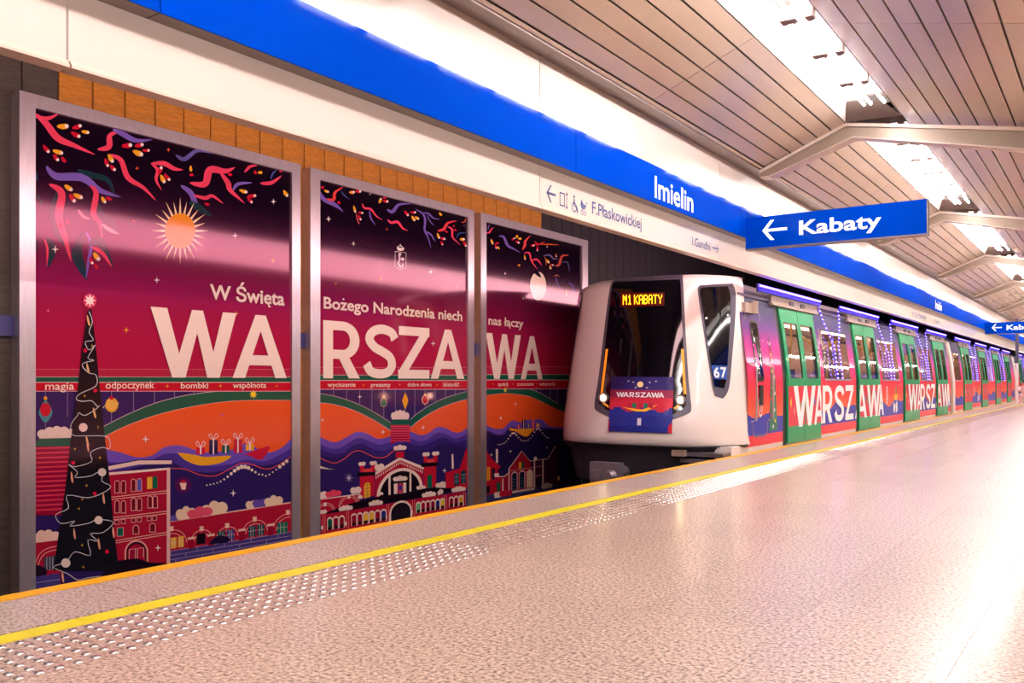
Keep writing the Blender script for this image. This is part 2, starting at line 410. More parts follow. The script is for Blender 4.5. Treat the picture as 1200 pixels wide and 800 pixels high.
for sh in (0, 16.1):
    X = 0.0
    mb = MB(); a, b = ypx(640, X)+sh, ypx(651, X)+sh; arrow(mb, .003, a, b, 2.567, .15, .02)
    # lift, wheelchair and pram symbols
    def rect(y0, y1, z0, z1): mb.poly([(.003, y0, z0), (.003, y1, z0), (.003, y1, z1), (.003, y0, z1)])
    def ring(yc, zc, r, t, n=16, a0=0, a1=2*math.pi):
        for i in range(n):
            p, q = a0+(a1-a0)*i/n, a0+(a1-a0)*(i+1)/n
            mb.poly([(.003, yc+rr*math.cos(g), zc+rr*math.sin(g)) for rr, g in ((r, p), (r, q), (r-t, q), (r-t, p))])
    y = ypx(655.5, X)+sh
    for (u0, u1, v0, v1) in ((0, .012, -.06, .06), (.075, .087, -.06, .06), (0, .087, -.06, -.048), (0, .087, .048, .06), (.115, .124, -.07, .07)): rect(y+u0, y+u1, 2.55+v0, 2.55+v1)
    mb.poly([(.003, y+.1, 2.60), (.003, y+.12, 2.63), (.003, y+.14, 2.60)]); mb.poly([(.003, y+.1, 2.50), (.003, y+.12, 2.47), (.003, y+.14, 2.50)])
    y += .21; ring(y+.04, 2.515, .045, .01); rect(y+.03, y+.05, 2.530, 2.590); ring(y+.04, 2.610, .014, .013, 10)
    mb.poly([(.003, y+.05, 2.535), (.003, y+.09, 2.535), (.003, y+.115, 2.475), (.003, y+.095, 2.475), (.003, y+.075, 2.520), (.003, y+.05, 2.520)])
    y += .15; ring(y+.055, 2.570, .05, .049, 14, math.pi, 2*math.pi); ring(y+.03, 2.490, .022, .007); ring(y+.085, 2.490, .022, .007); rect(y+.1, y+.13, 2.582, 2.592)
    mb.poly([(.003, y+.005, 2.570), (.003, y+.055, 2.570), (.003, y+.02, 2.610)])
    mb.build('pictogram', M['navy_text'], core)
    band_text(core, 'F.Płaskowickiej', 693.5, 751.5, X, 2.512, .118, M['navy_text'], .012, shift=sh)
    band_text(core, 'I.Gandhi', 811, 832, X, 2.515, .10, M['navy_text'], .008, shift=sh)
    mb = MB(); arrow(mb, .003, ypx(835, X)+sh, ypx(841.5, X)+sh, 2.565, .11, .016, False); mb.build('arrow', M['navy_text'], core)

# ------------------------------------------------------------------ hanging direction signs
def dir_sign(Y, label):
    t = thing('direction_sign', label, 'sign', (BX, Y, 2.62), 'blue direction signs')
    x0, x1, za, zb = BX+.002, 2.23, 2.635, 3.025
    MB().box(x0, x1, Y, Y+.10, za, zb).build('sign_box', M['blue_enamel'], t)
    MB().box(x0, x1+.012, Y-.004, Y+.104, za-.02, za).build('bottom_rail', M['alu_dark'], t)
    MB().box(x1, x1+.012, Y-.004, Y+.104, za, zb).build('end_cap', M['alu_dark'], t)
    if Y < 20:
        f = lambda px: CX + (lambda d: d.x*(Y/d.y))(ray(px, 250))
        a0, a1, t0, t1 = f(877.5), f(908), f(921), f(1021.5)
    f0 = lambda px: CX + (lambda d: d.x*(10.4/d.y))(ray(px, 250))
    a0, a1, t0, t1 = f0(877.5), f0(907.5), f0(922), f0(1021.5)
    mb = MB(); yy = Y-.003; zc = 2.845
    put_text(mb, 'Kabaty', lambda u, v: (t0+(t1-t0)*u, yy, 2.755+.175*v), bold=.022); mb.build('lettering', M['white_text'], t)
    mb = MB(); tk = .036
    mb.poly([(a0+.02, yy, zc-tk/2), (a1, yy, zc-tk/2), (a1, yy, zc+tk/2), (a0+.02, yy, zc+tk/2)])
    for g in (1, -1): mb.poly([(a0, yy, zc), (a0+.105, yy, zc+g*.125), (a0+.155, yy, zc+g*.125), (a0+.05, yy, zc)])
    mb.build('arrow', M['white_text'], t)
SIGN_Y = atX(873.6, 260, BX)[0]
dir_sign(SIGN_Y, 'large blue sign reading Kabaty, nearest one hanging in front of the station name')
dir_sign(atX(1154, 383, BX)[0], 'small looking blue Kabaty sign far away at right edge, second in the row')

# ------------------------------------------------------------------ ceiling
ce = MB().box(0.0, XW+.2, Y0, Y1, 4.35, 4.45).build('ceiling', M['slat_gap']); tag(ce, 'vaulted ceiling of long beige metal slats', 'ceiling', kind='structure')
AP = (1.256, 4.14)                          # apex of the vault (x, z), left edge of the lamp trough
BY = [4.55+6.82*k for k in range(-1, 11)]   # cross beams
seams = [b+3.41 for b in BY]
def slat_mesh(w, slope, L):
    # strip with turned-up edges, long axis +Y, width axis +X going up by slope
    c = math.cos(slope); s = math.sin(slope); mb = MB()
    g = .009
    pro = [(g, .022), (g, 0), (w-g, 0), (w-g, .022), (w-g-.003, .022), (w-g-.003, .004), (g+.003, .004), (g+.003, .022)]
    pts = [(u*c - v*s, u*s + v*c) for u, v in pro]
    return mb.prism(pts, 1, .004, L-.004).mesh('slat', M['slat'])
segs = list(zip([Y0]+seams[0:], seams[0:]+[Y1]))
slots = []
for k in range(6): slots.append((.23+.171*k, 3.74+.066*k, .1833, math.atan2(.066, .171)))
slots.append((.18, 3.715, .052, math.atan2(.025, .05)))
NR = 15
for k in range(NR): slots.append((1.903+.194*k, 4.115-.0458*k, .1993, -math.atan2(.0458, .194)))
XC = 1.903+.194*NR; ZC = 4.115-.0458*NR
meshes = {}
nsl = 0; extra = MB()
for (ya_, yb_) in segs:
    L = yb_-ya_
    for i, (x, z, wd, sl) in enumerate(slots):
        key = (round(L, 2), round(wd, 3), round(sl, 3))
        if key not in meshes: meshes[key] = slat_mesh(wd, sl, L)
        o = obj('slat', meshes[key], ce); o.location = (x, ya_, z)
    # far half of the vault, mirrored over the platform's middle (out of the photograph's view)
    for x, z, x2, z2 in ((2*XC-AP[0], AP[1], 2*XC-.2, 3.73), (XC, ZC, 2*XC-1.903, 4.115)):
        extra.poly([(x, ya_, z), (x2, ya_, z2), (x2, yb_, z2), (x, yb_, z)])
tag(extra.build('far_slats', M['slat'], ce), kind='stuff')
# dark sheets added above the slats, coloured to stand for shade in gaps
MB().poly([(.0, Y0, 3.80), (AP[0], Y0, AP[1]+.06), (AP[0], Y1, AP[1]+.06), (0, Y1, 3.80)]).build('gap_shade_sheet', M['slat_gap'], ce)
MB().poly([(1.903, Y0, 4.165), (XC, Y0, ZC+.05), (XC, Y1, ZC+.05), (1.903, Y1, 4.165)]).build('gap_shade_sheet', M['slat_gap'], ce)

ordn = ['nearest, above the camera', 'first', 'second', 'third', 'fourth', 'fifth', 'sixth', 'seventh', 'eighth', 'ninth', 'tenth', 'eleventh']
beam_pts_top = [(.17, 3.70), (AP[0], AP[1]-.005), (3.123, 3.775), (XC, 3.45)]
beam_pts_bot = [(XC, 3.157), (3.123, 3.55), (AP[0]+.08, 3.965), (.30, 3.62), (.17, 3.62)]
bm_face = MB().prism(beam_pts_top+beam_pts_bot, 1, -.09, .09).mesh('beam_web', M['beam'])
fl_top = [(.17, 3.70), (AP[0], AP[1]), (3.123, 3.78), (XC, 3.455)]
bm_fl = MB().prism(fl_top + [(p[0], p[1]-.04) for p in reversed(fl_top)], 1, -.125, .125).mesh('beam_flange', M['beam_light'])
lowf = [(.17, 3.62), (.30, 3.62), (AP[0]+.08, 3.965), (3.123, 3.55), (XC, 3.157)]
bm_lo = MB().prism(lowf + [(p[0], p[1]-.012) for p in reversed(lowf)], 1, -.1, .1).mesh('beam_soffit', M['beam_light'])
for k, y in enumerate(BY):
    if y < 0 or y > 75: continue
    t = thing('ceiling_beam', f'grey angled steel cross beam under the slatted ceiling, {ordn[k]} in view from the camera' if k > 1 else 'grey angled steel cross beam overhead just outside the picture', 'beam', (AP[0], y, 3.9), 'ceiling cross beams')
    for n_, m_ in (('beam_web', bm_face), ('beam_flange', bm_fl), ('beam_soffit', bm_lo)):
        o = bpy.data.objects.new(n_, m_); COL.objects.link(o); o.parent = t; o.location = (-AP[0], 0, -3.9)
# lamp troughs
tx0, tz0, tx1, tz1 = AP[0], AP[1], 1.903, 4.115
tdir = Vector((tx1-tx0, 0, tz1-tz0)).normalized()
LB = 6.82-.30
def tm(fn, name, m): mb = MB(); fn(mb); return mb.mesh(name, m)
def refl(mb):
    h = .16
    mb.prism([(tx0, tz0), (tx0+.004, tz0), (tx0+.12, tz0+h-.004), (tx1-.1, tz1+h+.02), (tx1-.004, tz1), (tx1, tz1), (tx1-.096, tz1+h+.024), (tx0+.116, tz0+h)], 1, 0, LB)
def trayf(mb):
    P0 = Vector((tx0, 0, tz0)); a = P0+tdir*.30; b = P0+tdir*.60
    mb.prism([(a.x, a.z+.13), (b.x, b.z+.13), (b.x, b.z+.14), (a.x, a.z+.14)], 1, .02, LB-.44)
m_tray = tm(trayf, 'lamp_tray', M['tray'])
m_ref = tm(refl, 'reflector', M['reflector'])
def endp(y):
    return lambda mb: mb.prism([(tx0, tz0), (tx0+.12, tz0+.16), (tx1-.1, tz1+.18), (tx1, tz1)], 1, y, y+.02)
m_e0 = tm(endp(0), 'end_plate', M['soffit']); m_e1 = tm(endp(LB-.02), 'end_plate', M['soffit'])
# sloping dark plate between the last tube and the beam
m_e2 = tm(lambda mb: mb.poly([(tx0, LB, tz0-.005), (tx1, LB, tz1-.005), (tx1-.15, LB-.42, tz1+.1), (tx0+.12, LB-.42, tz0+.12)]), 'end_plate', M['soffit'])
TL = .99
rows = ((.41, -.015), (.49, -.015), (.66, -.015))
def tubem(u, dv):
    def fn(mb):
        p = Vector((tx0, 0, tz0)) + tdir*u*.87
        mb.tube([(p.x, .05, p.z+dv+.03), (p.x, TL-.05, p.z+dv+.03)], .015, 8)
    return fn
m_tub = [tm(tubem(u, dv), 'tube', M['tube']) for u, dv in rows]
def sockf(u, dv):
    def fn(mb):
        p = Vector((tx0, 0, tz0)) + tdir*u*.87
        mb.box(p.x-.035, p.x+.035, -.06, .06, p.z+dv-.012, p.z+dv+.10)
    return fn
m_sok = [tm(sockf(u, dv), 'socket', M['socket']) for u, dv in rows]
for k, y in enumerate(BY):
    if y+LB > Y1+2: continue
    ya_ = y+.15
    t = thing('ceiling_light', ('bare fluorescent tubes in a white trough ' + ('overhead at the top edge of the picture' if k == 1 else 'behind the camera' if k == 0 else f'before cross beam number {ordn[k+1]} from the camera')) if k < 10 else 'row of bare fluorescent tubes in a white trough at the far end', 'light', (tx0, ya_, tz0), 'ceiling lamp troughs')
    off = Vector((-tx0, 0, -tz0))
    for n_, m_ in (('reflector', m_ref), ('lamp_tray', m_tray), ('end_plate', m_e0), ('end_plate', m_e2)):
        o = bpy.data.objects.new(n_, m_); COL.objects.link(o); o.parent = t; o.location = off
    for j in range(6):
        for r_ in range(3):
            st = (0, .0, .0)[r_]
            for n_, m_ in (('tube', m_tub[r_]), ('socket', m_sok[r_])):
                if n_ == 'tube' or True:
                    o = bpy.data.objects.new(n_, m_); COL.objects.link(o); o.parent = t; o.location = off + Vector((0, .05+j*TL+st, 0))
    # unseen lamp line, mirrored for light, over the far half of the platform (beyond the frame): one plain trough per bay
xm = 2*XC-1.65; tag(MB().box(xm-.03, xm+.03, Y0+.2, Y1-.2, 3.93, 3.96).build('lamp_line', M['tube']), 'unseen lamp line added for light over the far half of the platform', 'light')
# far half of the hall and its end (outside the frame, they close the room)
tag(MB().box(XW+.02, XW+.2, Y0, Y1, 3.0, 3.75).build('trim_6', M['blue_enamel']), 'fascia of the opposite platform edge', 'sign band', kind='structure')
tag(MB().box(-3.7, XW+4, Y1, Y1+.2, -1.4, 4.5).build('wall_back', M['dark_panel']), 'end wall of the station', 'wall', kind='structure')
tag(MB().box(XW+3.8, XW+4, Y0, Y1, -1.4, 4.5).build('wall_right', M['wood_panel']), 'opposite track wall', 'wall', kind='structure')
tag(MB().box(-3.7, XW+4, Y0-.2, Y0, -1.4, 4.5).build('wall_front', M['dark_panel']), 'wall behind the camera', 'wall', kind='structure')


# ------------------------------------------------------------------ letter shapes (unit box, convex pieces)
def strip(path, tx, ty):
    out = []; n = len(path); off = []
    for i, p in enumerate(path):
        a = path[max(0, i-1)]; b = path[min(n-1, i+1)]
        dx, dy = b[0]-a[0], b[1]-a[1]; l = math.hypot(dx, dy) or 1; nx, ny = -dy/l, dx/l
        off.append(((p[0]+nx*tx/2, p[1]+ny*ty/2), (p[0]-nx*tx/2, p[1]-ny*ty/2)))
    for i in range(n-1): out.append([off[i][0], off[i+1][0], off[i+1][1], off[i][1]])
    return out
def smooth(pts, k=5):
    pts = [tuple(p) for p in pts]; P = [pts[0]]+pts+[pts[-1]]; out = []
    for i in range(1, len(P)-2):
        a, b, c, d = P[i-1], P[i], P[i+1], P[i+2]
        for j in range(k):
            t = j/k
            out.append(tuple(.5*((2*b[q])+(-a[q]+c[q])*t+(2*a[q]-5*b[q]+4*c[q]-d[q])*t*t+(-a[q]+3*b[q]-3*c[q]+d[q])*t**3) for q in (0, 1)))
    out.append(pts[-1]); return out
def letter(ch):
    if ch == 'W': return [[(0,1),(.18,1),(.385,0),(.235,0)],[(.235,0),(.385,0),(.59,1),(.46,1)],[(.46,1),(.59,1),(.79,0),(.64,0)],[(.64,0),(.79,0),(1,1),(.83,1)]]
    if ch == 'A': return [[(0,0),(.22,0),(.6,1),(.41,1)],[(.41,1),(.6,1),(1,0),(.78,0)],[(.2,.2),(.8,.2),(.74,.36),(.26,.36)]]
    if ch == 'Z': return [[(.02,1),(1,1),(1,.83),(.02,.83)],[(0,0),(1,0),(1,.17),(0,.17)],[(.68,.84),(1,.86),(.31,.15),(0,.13)]]
    if ch == 'R':
        q = [[(0,0),(.26,0),(.26,1),(0,1)],[(.2,1),(.55,1),(.55,.84),(.2,.84)],[(.2,.5),(.55,.5),(.55,.34),(.2,.34)],[(.38,.4),(.66,.42),(1,0),(.69,0)]]
        a = [(.53+.46*math.cos(t), .67+.33*math.sin(t)) for t in [math.pi/2-math.pi*i/12 for i in range(13)]]
        b = [(.53+.19*math.cos(t), .67+.17*math.sin(t)) for t in [math.pi/2-math.pi*i/12 for i in range(13)]]
        return q+[[a[i], a[i+1], b[i+1], b[i]] for i in range(12)]
    if ch == 'S':
        return strip(smooth([(.97,.74),(.86,.86),(.55,.915),(.26,.86),(.14,.72),(.3,.58),(.55,.5),(.8,.4),(.87,.25),(.74,.12),(.46,.085),(.18,.13),(.05,.27)], 4), .27, .17)
def clip(poly, axis, lim, keep_less):
    out = []; n = len(poly)
    ins = (lambda p: p[axis] <= lim) if keep_less else (lambda p: p[axis] >= lim)
    for i in range(n):
        a, b = poly[i], poly[(i+1) % n]; ia, ib = ins(a), ins(b)
        if ia: out.append(a)
        if ia != ib:
            t = (lim-a[axis])/(b[axis]-a[axis]); out.append((a[0]+(b[0]-a[0])*t, a[1]+(b[1]-a[1])*t))
    return out
def clip_rect(poly, r):
    for ax, lim, less in ((0, r[0], False), (0, r[1], True), (1, r[2], False), (1, r[3], True)):
        if len(poly) < 3: return []
        poly = clip(poly, ax, lim, less)
    return poly if len(poly) >= 3 else []

# ------------------------------------------------------------------ posters on the track wall
XP = -3.29
F1, F2, F3, F4, F5 = (0,100,3.3333), (0,320,3.3333), (0,520,3.3333), (350,180,3.3333), (350,400,3.3333)
G1, G2, G3 = (370,200,6.6667), (370,440,6.6667), (370,520,6.6667)
H4, H5, H6 = (540,250,8), (540,430,8), (540,500,8)
K7, K8 = (30,440,6.6667), (140,540,5.7143)
PZ0, PZ1 = -1.05, 3.30
class Art:
    def __init__(s, y0, y1, z0, z1): s.r = (y0, y1, z0, z1); s.mb = MB(); s.k = 0
    hold = False
    def raw(s, yz, col):      # every shape is printed a hair's breadth over the one before it
        q = clip_rect(yz, s.r)
        if q:
            if not s.hold: s.k += 1
            s.mb.poly([(XP+.0006+s.k*.00002, a, b) for a, b in q], col)
    def pg(s, f, pts, col): s.raw([atX(f[0]+x/f[2], f[1]+y/f[2], XP) for x, y in pts], col)
    def sm(s, f, pts, col, k=4): s.pg(f, smooth(pts, k), col)
    def circ(s, f, x, y, rx, col, ry=None, n=18):
        ry = ry or rx; s.pg(f, [(x+rx*math.cos(2*math.pi*i/n), y+ry*math.sin(2*math.pi*i/n)) for i in range(n)], col)
    def star(s, f, x, y, r, col, n=4, inner=.28):
        s.pg(f, [(x+(r if i % 2 == 0 else r*inner)*math.sin(math.pi*i/n), y-(r*1.15 if i % 2 == 0 else r*inner)*math.cos(math.pi*i/n)) for i in range(2*n)], col)
    def ln(s, f, pts, w, col, sm=True, k=4):
        p = smooth(pts, k) if sm and len(pts) > 2 else pts
        s.k += 1; s.hold = True
        for q in strip(p, w, w): s.pg(f, q, col)
        s.hold = False
    def rib(s, f, pts, w, col):     # streamer: smooth band, thin at both ends
        p = smooth(pts, 6); n = len(p); up = []; dn = []
        for i, q in enumerate(p):
            a = p[max(0, i-1)]; b = p[min(n-1, i+1)]; dx, dy = b[0]-a[0], b[1]-a[1]; l = math.hypot(dx, dy) or 1
            h = w*(math.sin(math.pi*(i/(n-1))**.8)**.9 if 0 < i < n-1 else 0)/2+.6
            up.append((q[0]-dy/l*h, q[1]+dx/l*h)); dn.append((q[0]+dy/l*h, q[1]-dx/l*h))
        s.k += 1; s.hold = True
        for i in range(n-1): s.pg(f, [up[i], up[i+1], dn[i+1], dn[i]], col)
        s.hold = False
    def drop(s, f, x, y, l, w, ang, col, tip=(240,232,225)):
        c, q = math.cos(ang), math.sin(ang); pts = []
        for i in range(12):
            t = 2*math.pi*i/12; u = l/2*math.cos(t); v = w/2*math.sin(t)*(1.0 if math.cos(t) > 0 else .8); pts.append((x+u*c-v*q, y+u*q+v*c))
        s.pg(f, pts, col)
        if tip: s.circ(f, x+l*.33*c, y+l*.33*q, w*.33, tip, n=10)
    def cloud(s, f, x0, x1, yb0, yb1, h, col, n=4):
        for i in range(n):
            t = (i+.5)/n; hh = h*(.62+.38*math.sin(math.pi*t)); x = x0+(x1-x0)*t; yb = yb0+(yb1-yb0)*t
            s.circ(f, x, yb-hh*.5, (x1-x0)/n*.75, col, hh*.5)
        s.pg(f, [(x0, yb0), (x1, yb1), (x1-(x1-x0)*.06, yb1-h*.4), (x0+(x1-x0)*.06, yb0-h*.4)], col)
    def arch(s, f, x0, x1, yb0, yb1, h, col, n=10):      # filled round-headed opening on a slanting base
        pts = [(x0, yb0), (x1, yb1)]; r = (x1-x0)/2; sl = (yb1-yb0)/(x1-x0)
        for i in range(n+1):
            t = math.pi*i/n; x = (x0+x1)/2+r*math.cos(t); pts.append((x, yb0+sl*(x-x0)-h+min(r, h)-min(r, h)*math.sin(t)))
        s.pg(f, pts, col)
PINK, LILAC, TEALD, WHT, ORG, YEL, RED, CRE = (232,72,104), (122,98,190), (24,58,66), (246,238,232), (236,96,38), (244,178,40), (204,26,52), (240,220,206)
NAVY, GRN, BRICK, DARKB, PURP, ORANGE = (46,34,98), (12,94,72), (176,26,56), (24,16,28), (108,82,190), (240,92,36)
def poster(label, px, name_strip):
    yo0, yi0, yi1, yo1 = [atX(x, 400, XP)[0] for x in px]
    t = thing('advertising_poster', label, 'poster', (XWALL, (yo0+yo1)/2, PZ0), 'framed winter posters on the track wall')
    mb = MB(); xa, xb = XWALL, XP+.025
    mb.box(xa, xb, yo0, yi0, PZ0, PZ1); mb.box(xa, xb, yi1, yo1, PZ0, PZ1); mb.box(xa, xb, yi0, yi1, 3.19, PZ1); mb.box(xa, xb, yi0, yi1, PZ0, PZ0+.1)
    mb.build('frame', M['alu'], t)
    MB().box(XP-.03, XP, yi0, yi1, PZ0+.1, 3.19).build('backing_board', M['dark_panel'], t)
    a = Art(yi0, yi1, PZ0+.1, 3.19)
    # background: dark plum sky going down to crimson, then navy river
    stops = [(3.19,(16,6,22)),(2.75,(24,8,30)),(2.4,(56,14,48)),(2.05,(112,20,66)),(1.75,(152,26,74)),(1.4,(176,28,72)),(.9,(184,26,66))]
    for (za, ca), (zb, cb) in zip(stops[:-1], stops[1:]):
        mb = a.mb; mb.poly([(XP+.0005, yi0, zb), (XP+.0005, yi1, zb), (XP+.0005, yi1, za), (XP+.0005, yi0, za)]); mb.c[-1] = [cb, cb, ca, ca]
    a.mb.poly([(XP+.0005, yi0, PZ0), (XP+.0005, yi1, PZ0), (XP+.0005, yi1, .9), (XP+.0005, yi0, .9)], NAVY)
    return t, a, (yi0, yi1)
def finish(t, a, letters, texts):
    mb = MB()
    x = XP+.0006+(a.k+6)*.00002
    for ch, p0, p1 in letters:
        y0, y1 = atX(p0, 410, XP)[0], atX(p1, 410, XP)[0]
        for k_, q in enumerate(letter(ch)): mb.poly([(x+k_*.00004, y0+(y1-y0)*u, .988+(1.637-.988)*v) for u, v in q])
    for body, x0, y0p, x1, y1p, cap, bold in texts:
        A = atX(x0, y0p, XP); B = atX(x1, y1p, XP); h = atX(x0, y0p-cap, XP)[1]-A[1]; zb = (A[1]+B[1])/2
        put_text(mb, body, on_plane(x, A[0], B[0], zb, h), bold=bold)
    mb.build('lettering', M['poster_cream'], t)
    a.mb.build('print', M['print'], t)
M['poster_cream'] = mat('cream_print', (250,234,218), .6, coat=.4, coat_rough=.08, spec=.2)
def bridge_band(a, f, x0, x1, y):  # railing, green deck, red word strip (y = top of the strip, in crop units, scale 3.33)
    for i in range(int((x1-x0)/7)): a.ln(f, [(x0+i*7, y-52), (x0+i*7, y-23)], .9, (214,90,110), False)
    a.ln(f, [(x0, y-53), (x1, y-53)], 1.6, (230,120,140), False)
    a.pg(f, [(x0, y-23), (x1, y-23), (x1, y-3), (x0, y-3)], GRN)
    a.ln(f, [(x0, y-23), (x1, y-23)], 2, (226,190,190), False); a.ln(f, [(x0, y-2), (x1, y-2)], 3, (226,190,190), False)
    a.pg(f, [(x0, y), (x1, y), (x1, y+32), (x0, y+32)], (200,18,46)); a.ln(f, [(x0, y+33), (x1, y+33)], 2.4, (214,180,200), False)

# ---- left poster
t, a, _ = poster('leftmost and widest looking framed poster with yellow sun, Christmas tree and letters WA', (21, 40, 340.5, 350.4), None)
for p, w_, c in [
    ([(135,108),(180,150),(225,205),(290,235),(370,270)],26,PINK),([(135,118),(180,130),(228,112)],16,PINK),
    ([(380,250),(425,240),(430,195),(475,178)],22,PINK),([(440,172),(480,190),(530,215),(595,212)],20,LILAC),
    ([(685,270),(720,288),(770,255),(830,266)],16,(96,92,160)),([(180,315),(220,355),(320,360),(390,410),(472,436)],30,LILAC),
    ([(300,330),(360,350),(420,370),(450,430)],22,TEALD),
    ([(420,270),(470,290),(500,360),(560,400),(610,450)],20,PINK),([(588,305),(640,305),(680,325),(715,330)],18,PINK),
    ([(590,305),(615,330),(610,370),(632,410)],12,PINK),([(740,380),(800,385),(820,330),(880,335),(918,320)],28,PINK),
    ([(860,340),(890,380),(900,410),(955,460)],20,PINK),([(910,410),(930,385),(985,380)],12,LILAC),
    ([(955,340),(975,318),(1005,312)],10,PINK),([(1015,382),(1060,380),(1100,352)],14,PINK),([(1058,365),(1065,345),(1080,330)],6,(70,90,170)),
    ([(705,390),(745,420),(770,470),(828,512)],20,LILAC),([(740,455),(780,480),(828,512)],26,TEALD),
    ([(755,428),(800,440),(830,432),(872,462)],14,PINK),
    ([(230,410),(215,500),(235,580),(275,640)],50,TEALD),([(190,385),(240,420),(230,510),(255,600),(278,688)],30,PINK),
    ([(360,440),(400,520),(395,600)],26,TEALD),([(350,390),(375,420),(365,500),(390,540),(400,608)],22,PINK),
    ([(380,510),(430,530),(462,582)],30,TEALD),([(395,540),(430,565),(465,580)],14,(240,160,170)),([(305,485),(325,512),(352,522)],12,(235,130,150)),
    ([(330,570),(300,650),(318,710),(340,760)],40,TEALD),([(332,568),(355,620),(345,690),(335,755)],12,LILAC),
    ([(350,620),(390,610),(440,710)],34,TEALD),([(355,630),(400,655),(436,708)],14,PINK),
    ([(180,598),(205,640),(185,712)],32,TEALD),([(172,598),(185,640),(182,710)],8,PINK),([(133,425),(150,440),(166,470)],12,TEALD),([(133,330),(142,360),(133,380)],12,(40,70,110)),([(133,600),(142,620),(140,650)],12,TEALD)]:
    a.rib(F1, p, w_, c)
for x, y, l, w_, an, c in [(245,160,46,24,0,YEL),(300,162,40,20,-.3,RED),(333,182,32,16,.2,YEL),(295,192,44,20,.5,RED),(180,248,40,18,.9,RED),(226,260,44,20,.3,YEL),(218,282,34,18,.9,RED),(248,290,28,16,.9,RED),
    (432,285,38,20,1,YEL),(416,302,36,16,1.2,RED),(440,322,30,18,.8,RED),(495,235,42,22,-.1,RED),(543,234,36,20,-.2,RED),(570,254,30,14,0,RED),(538,264,44,24,.4,YEL),
    (635,365,38,18,1.1,YEL),(652,358,38,16,.9,RED),(625,332,34,18,-1.2,RED),(745,325,24,12,1.5,YEL),(747,349,18,12,0,RED),(898,348,18,12,.2,RED),(997,340,16,12,1.2,RED),(1016,340,18,13,0,YEL),(1096,336,14,8,0,RED),
    (267,400,38,20,.6,YEL),(304,432,42,20,.4,YEL),(282,440,40,20,1,RED),(404,447,30,16,1,YEL),(424,442,26,14,.4,RED),(808,464,22,12,.3,RED),(950,413,34,16,.3,YEL),(983,432,36,16,-.1,RED),(975,447,34,14,.9,RED),(1115,422,30,16,1,YEL),
    (376,668,38,22,.9,YEL),(356,684,30,16,1.2,RED),(374,706,26,14,.9,RED),(262,532,26,18,1.2,RED),(236,546,22,14,1.3,RED)]:
    a.drop(F1, x, y, l, w_, an, c, WHT if l > 28 else None)
for x, y, r, c in [(535,324,9,ORG),(657,252,9,ORG),(520,530,8,ORG),(1068,454,11,WHT),(918,587,12,WHT),(1066,684,11,YEL),(215,640,14,WHT),(612,760,12,WHT)]: a.star(F1, x, y, r, c)
sc_ = (703, 568)
for i in range(24):
    an = 2*math.pi*i/24; r0, r1 = 64, 118 if i % 2 else 132; dw = .085
    a.pg(F1, [(sc_[0]+r0*.9*math.cos(an-dw), sc_[1]+r0*math.sin(an-dw)), (sc_[0]+r1*.86*math.cos(an), sc_[1]+r1*math.sin(an)), (sc_[0]+r0*.9*math.cos(an+dw), sc_[1]+r0*math.sin(an+dw))], (246,222,176))
a.circ(F1, *sc_, 59, (238,152,8), 68, 28)
for x, y, r, c in [(612,27,12,WHT),(187,146,8,(240,120,160)),(493,222,12,YEL)]: a.star(F2, x, y, r, c)
# bridge arch, river and houses
a.sm(F2, [(400,640),(500,592),(600,556),(700,530),(800,511),(900,500),(1000,495),(1140,495),(1140,720),(1000,720),(800,740),(600,735),(500,735),(400,700)], ORANGE)
for i, (lo, c) in enumerate([(0,(238,88,40)),]): pass
a.sm(F2, [(400,600),(500,550),(600,509),(700,482),(800,466),(900,458),(1000,455),(1140,458),(1140,496),(1000,494),(900,499),(800,511),(700,530),(600,556),(500,592),(400,640)], GRN)
a.ln(F2, [(400,600),(500,550),(600,509),(700,482),(800,466),(900,458),(1000,455),(1140,458)], 2.4, (206,190,196))
a.ln(F2, [(400,641),(500,593),(600,557),(700,531),(800,512),(900,500),(1000,496),(1140,496)], 2.4, (236,170,150))
bridge_band(a, F2, 120, 1140, 428)
for x, y1 in ((262,560),(434,585),(520,543),(602,508),(680,488),(755,472),(825,462)): a.ln(F2, [(x, 462), (x, y1)], 2, (150,138,186), False)
a.ln(F2, [(176,462),(176,616)], 2, (150,138,186), False)
a.sm(F2, [(176,492),(196,522),(203,545),(190,572),(176,582),(162,572),(149,545),(158,520),(176,492)], (70,150,160)); a.circ(F2,176,533,21,RED,27); a.circ(F2,176,488,7,YEL)
a.circ(F2,435,514,25,(240,180,50),29)
for q in range(-2, 3): a.ln(F2, [(420+q*10,530+q*2),(446+q*8,500+q*3)], 2.5, (252,224,150), False)
a.circ(F2,434,487,8,RED); a.star(F2,988,473,16,(244,222,60),8,.5)
a.star(F2,567,648,14,WHT); a.star(F2,866,552,8,(200,90,200))
wv = [(415,688),(470,700),(530,718),(590,712),(640,680),(700,672),(760,690),(800,700),(900,690),(960,665),(1040,700),(1100,680),(1140,640)]
a.pg(F2, smooth(wv)+[(1140,1200),(415,1200)], PURP)
wv2 = [(415,735),(470,740),(540,728),(590,728),(640,706),(700,706),(760,735),(820,752),(900,745),(960,728),(1030,735),(1080,715),(1140,680)]
a.pg(F2, smooth(wv2)+[(1140,1200),(415,1200)], (72,54,150))
wv3 = [(415,790),(600,740),(660,735),(720,762),(800,778),(880,770),(960,750),(1030,750),(1080,740),(1140,710)]
a.pg(F2, smooth(wv3)+[(1140,1300),(415,1300)], NAVY)
a.sm(F3, [(690,33),(760,42),(800,50),(900,46),(870,70),(820,82),(770,82),(720,62),(690,33)], (240,176,40))
a.sm(F3, [(895,46),(960,38),(1000,22),(1050,8),(1045,30),(1015,62),(960,42),(895,46)], (204,30,60))
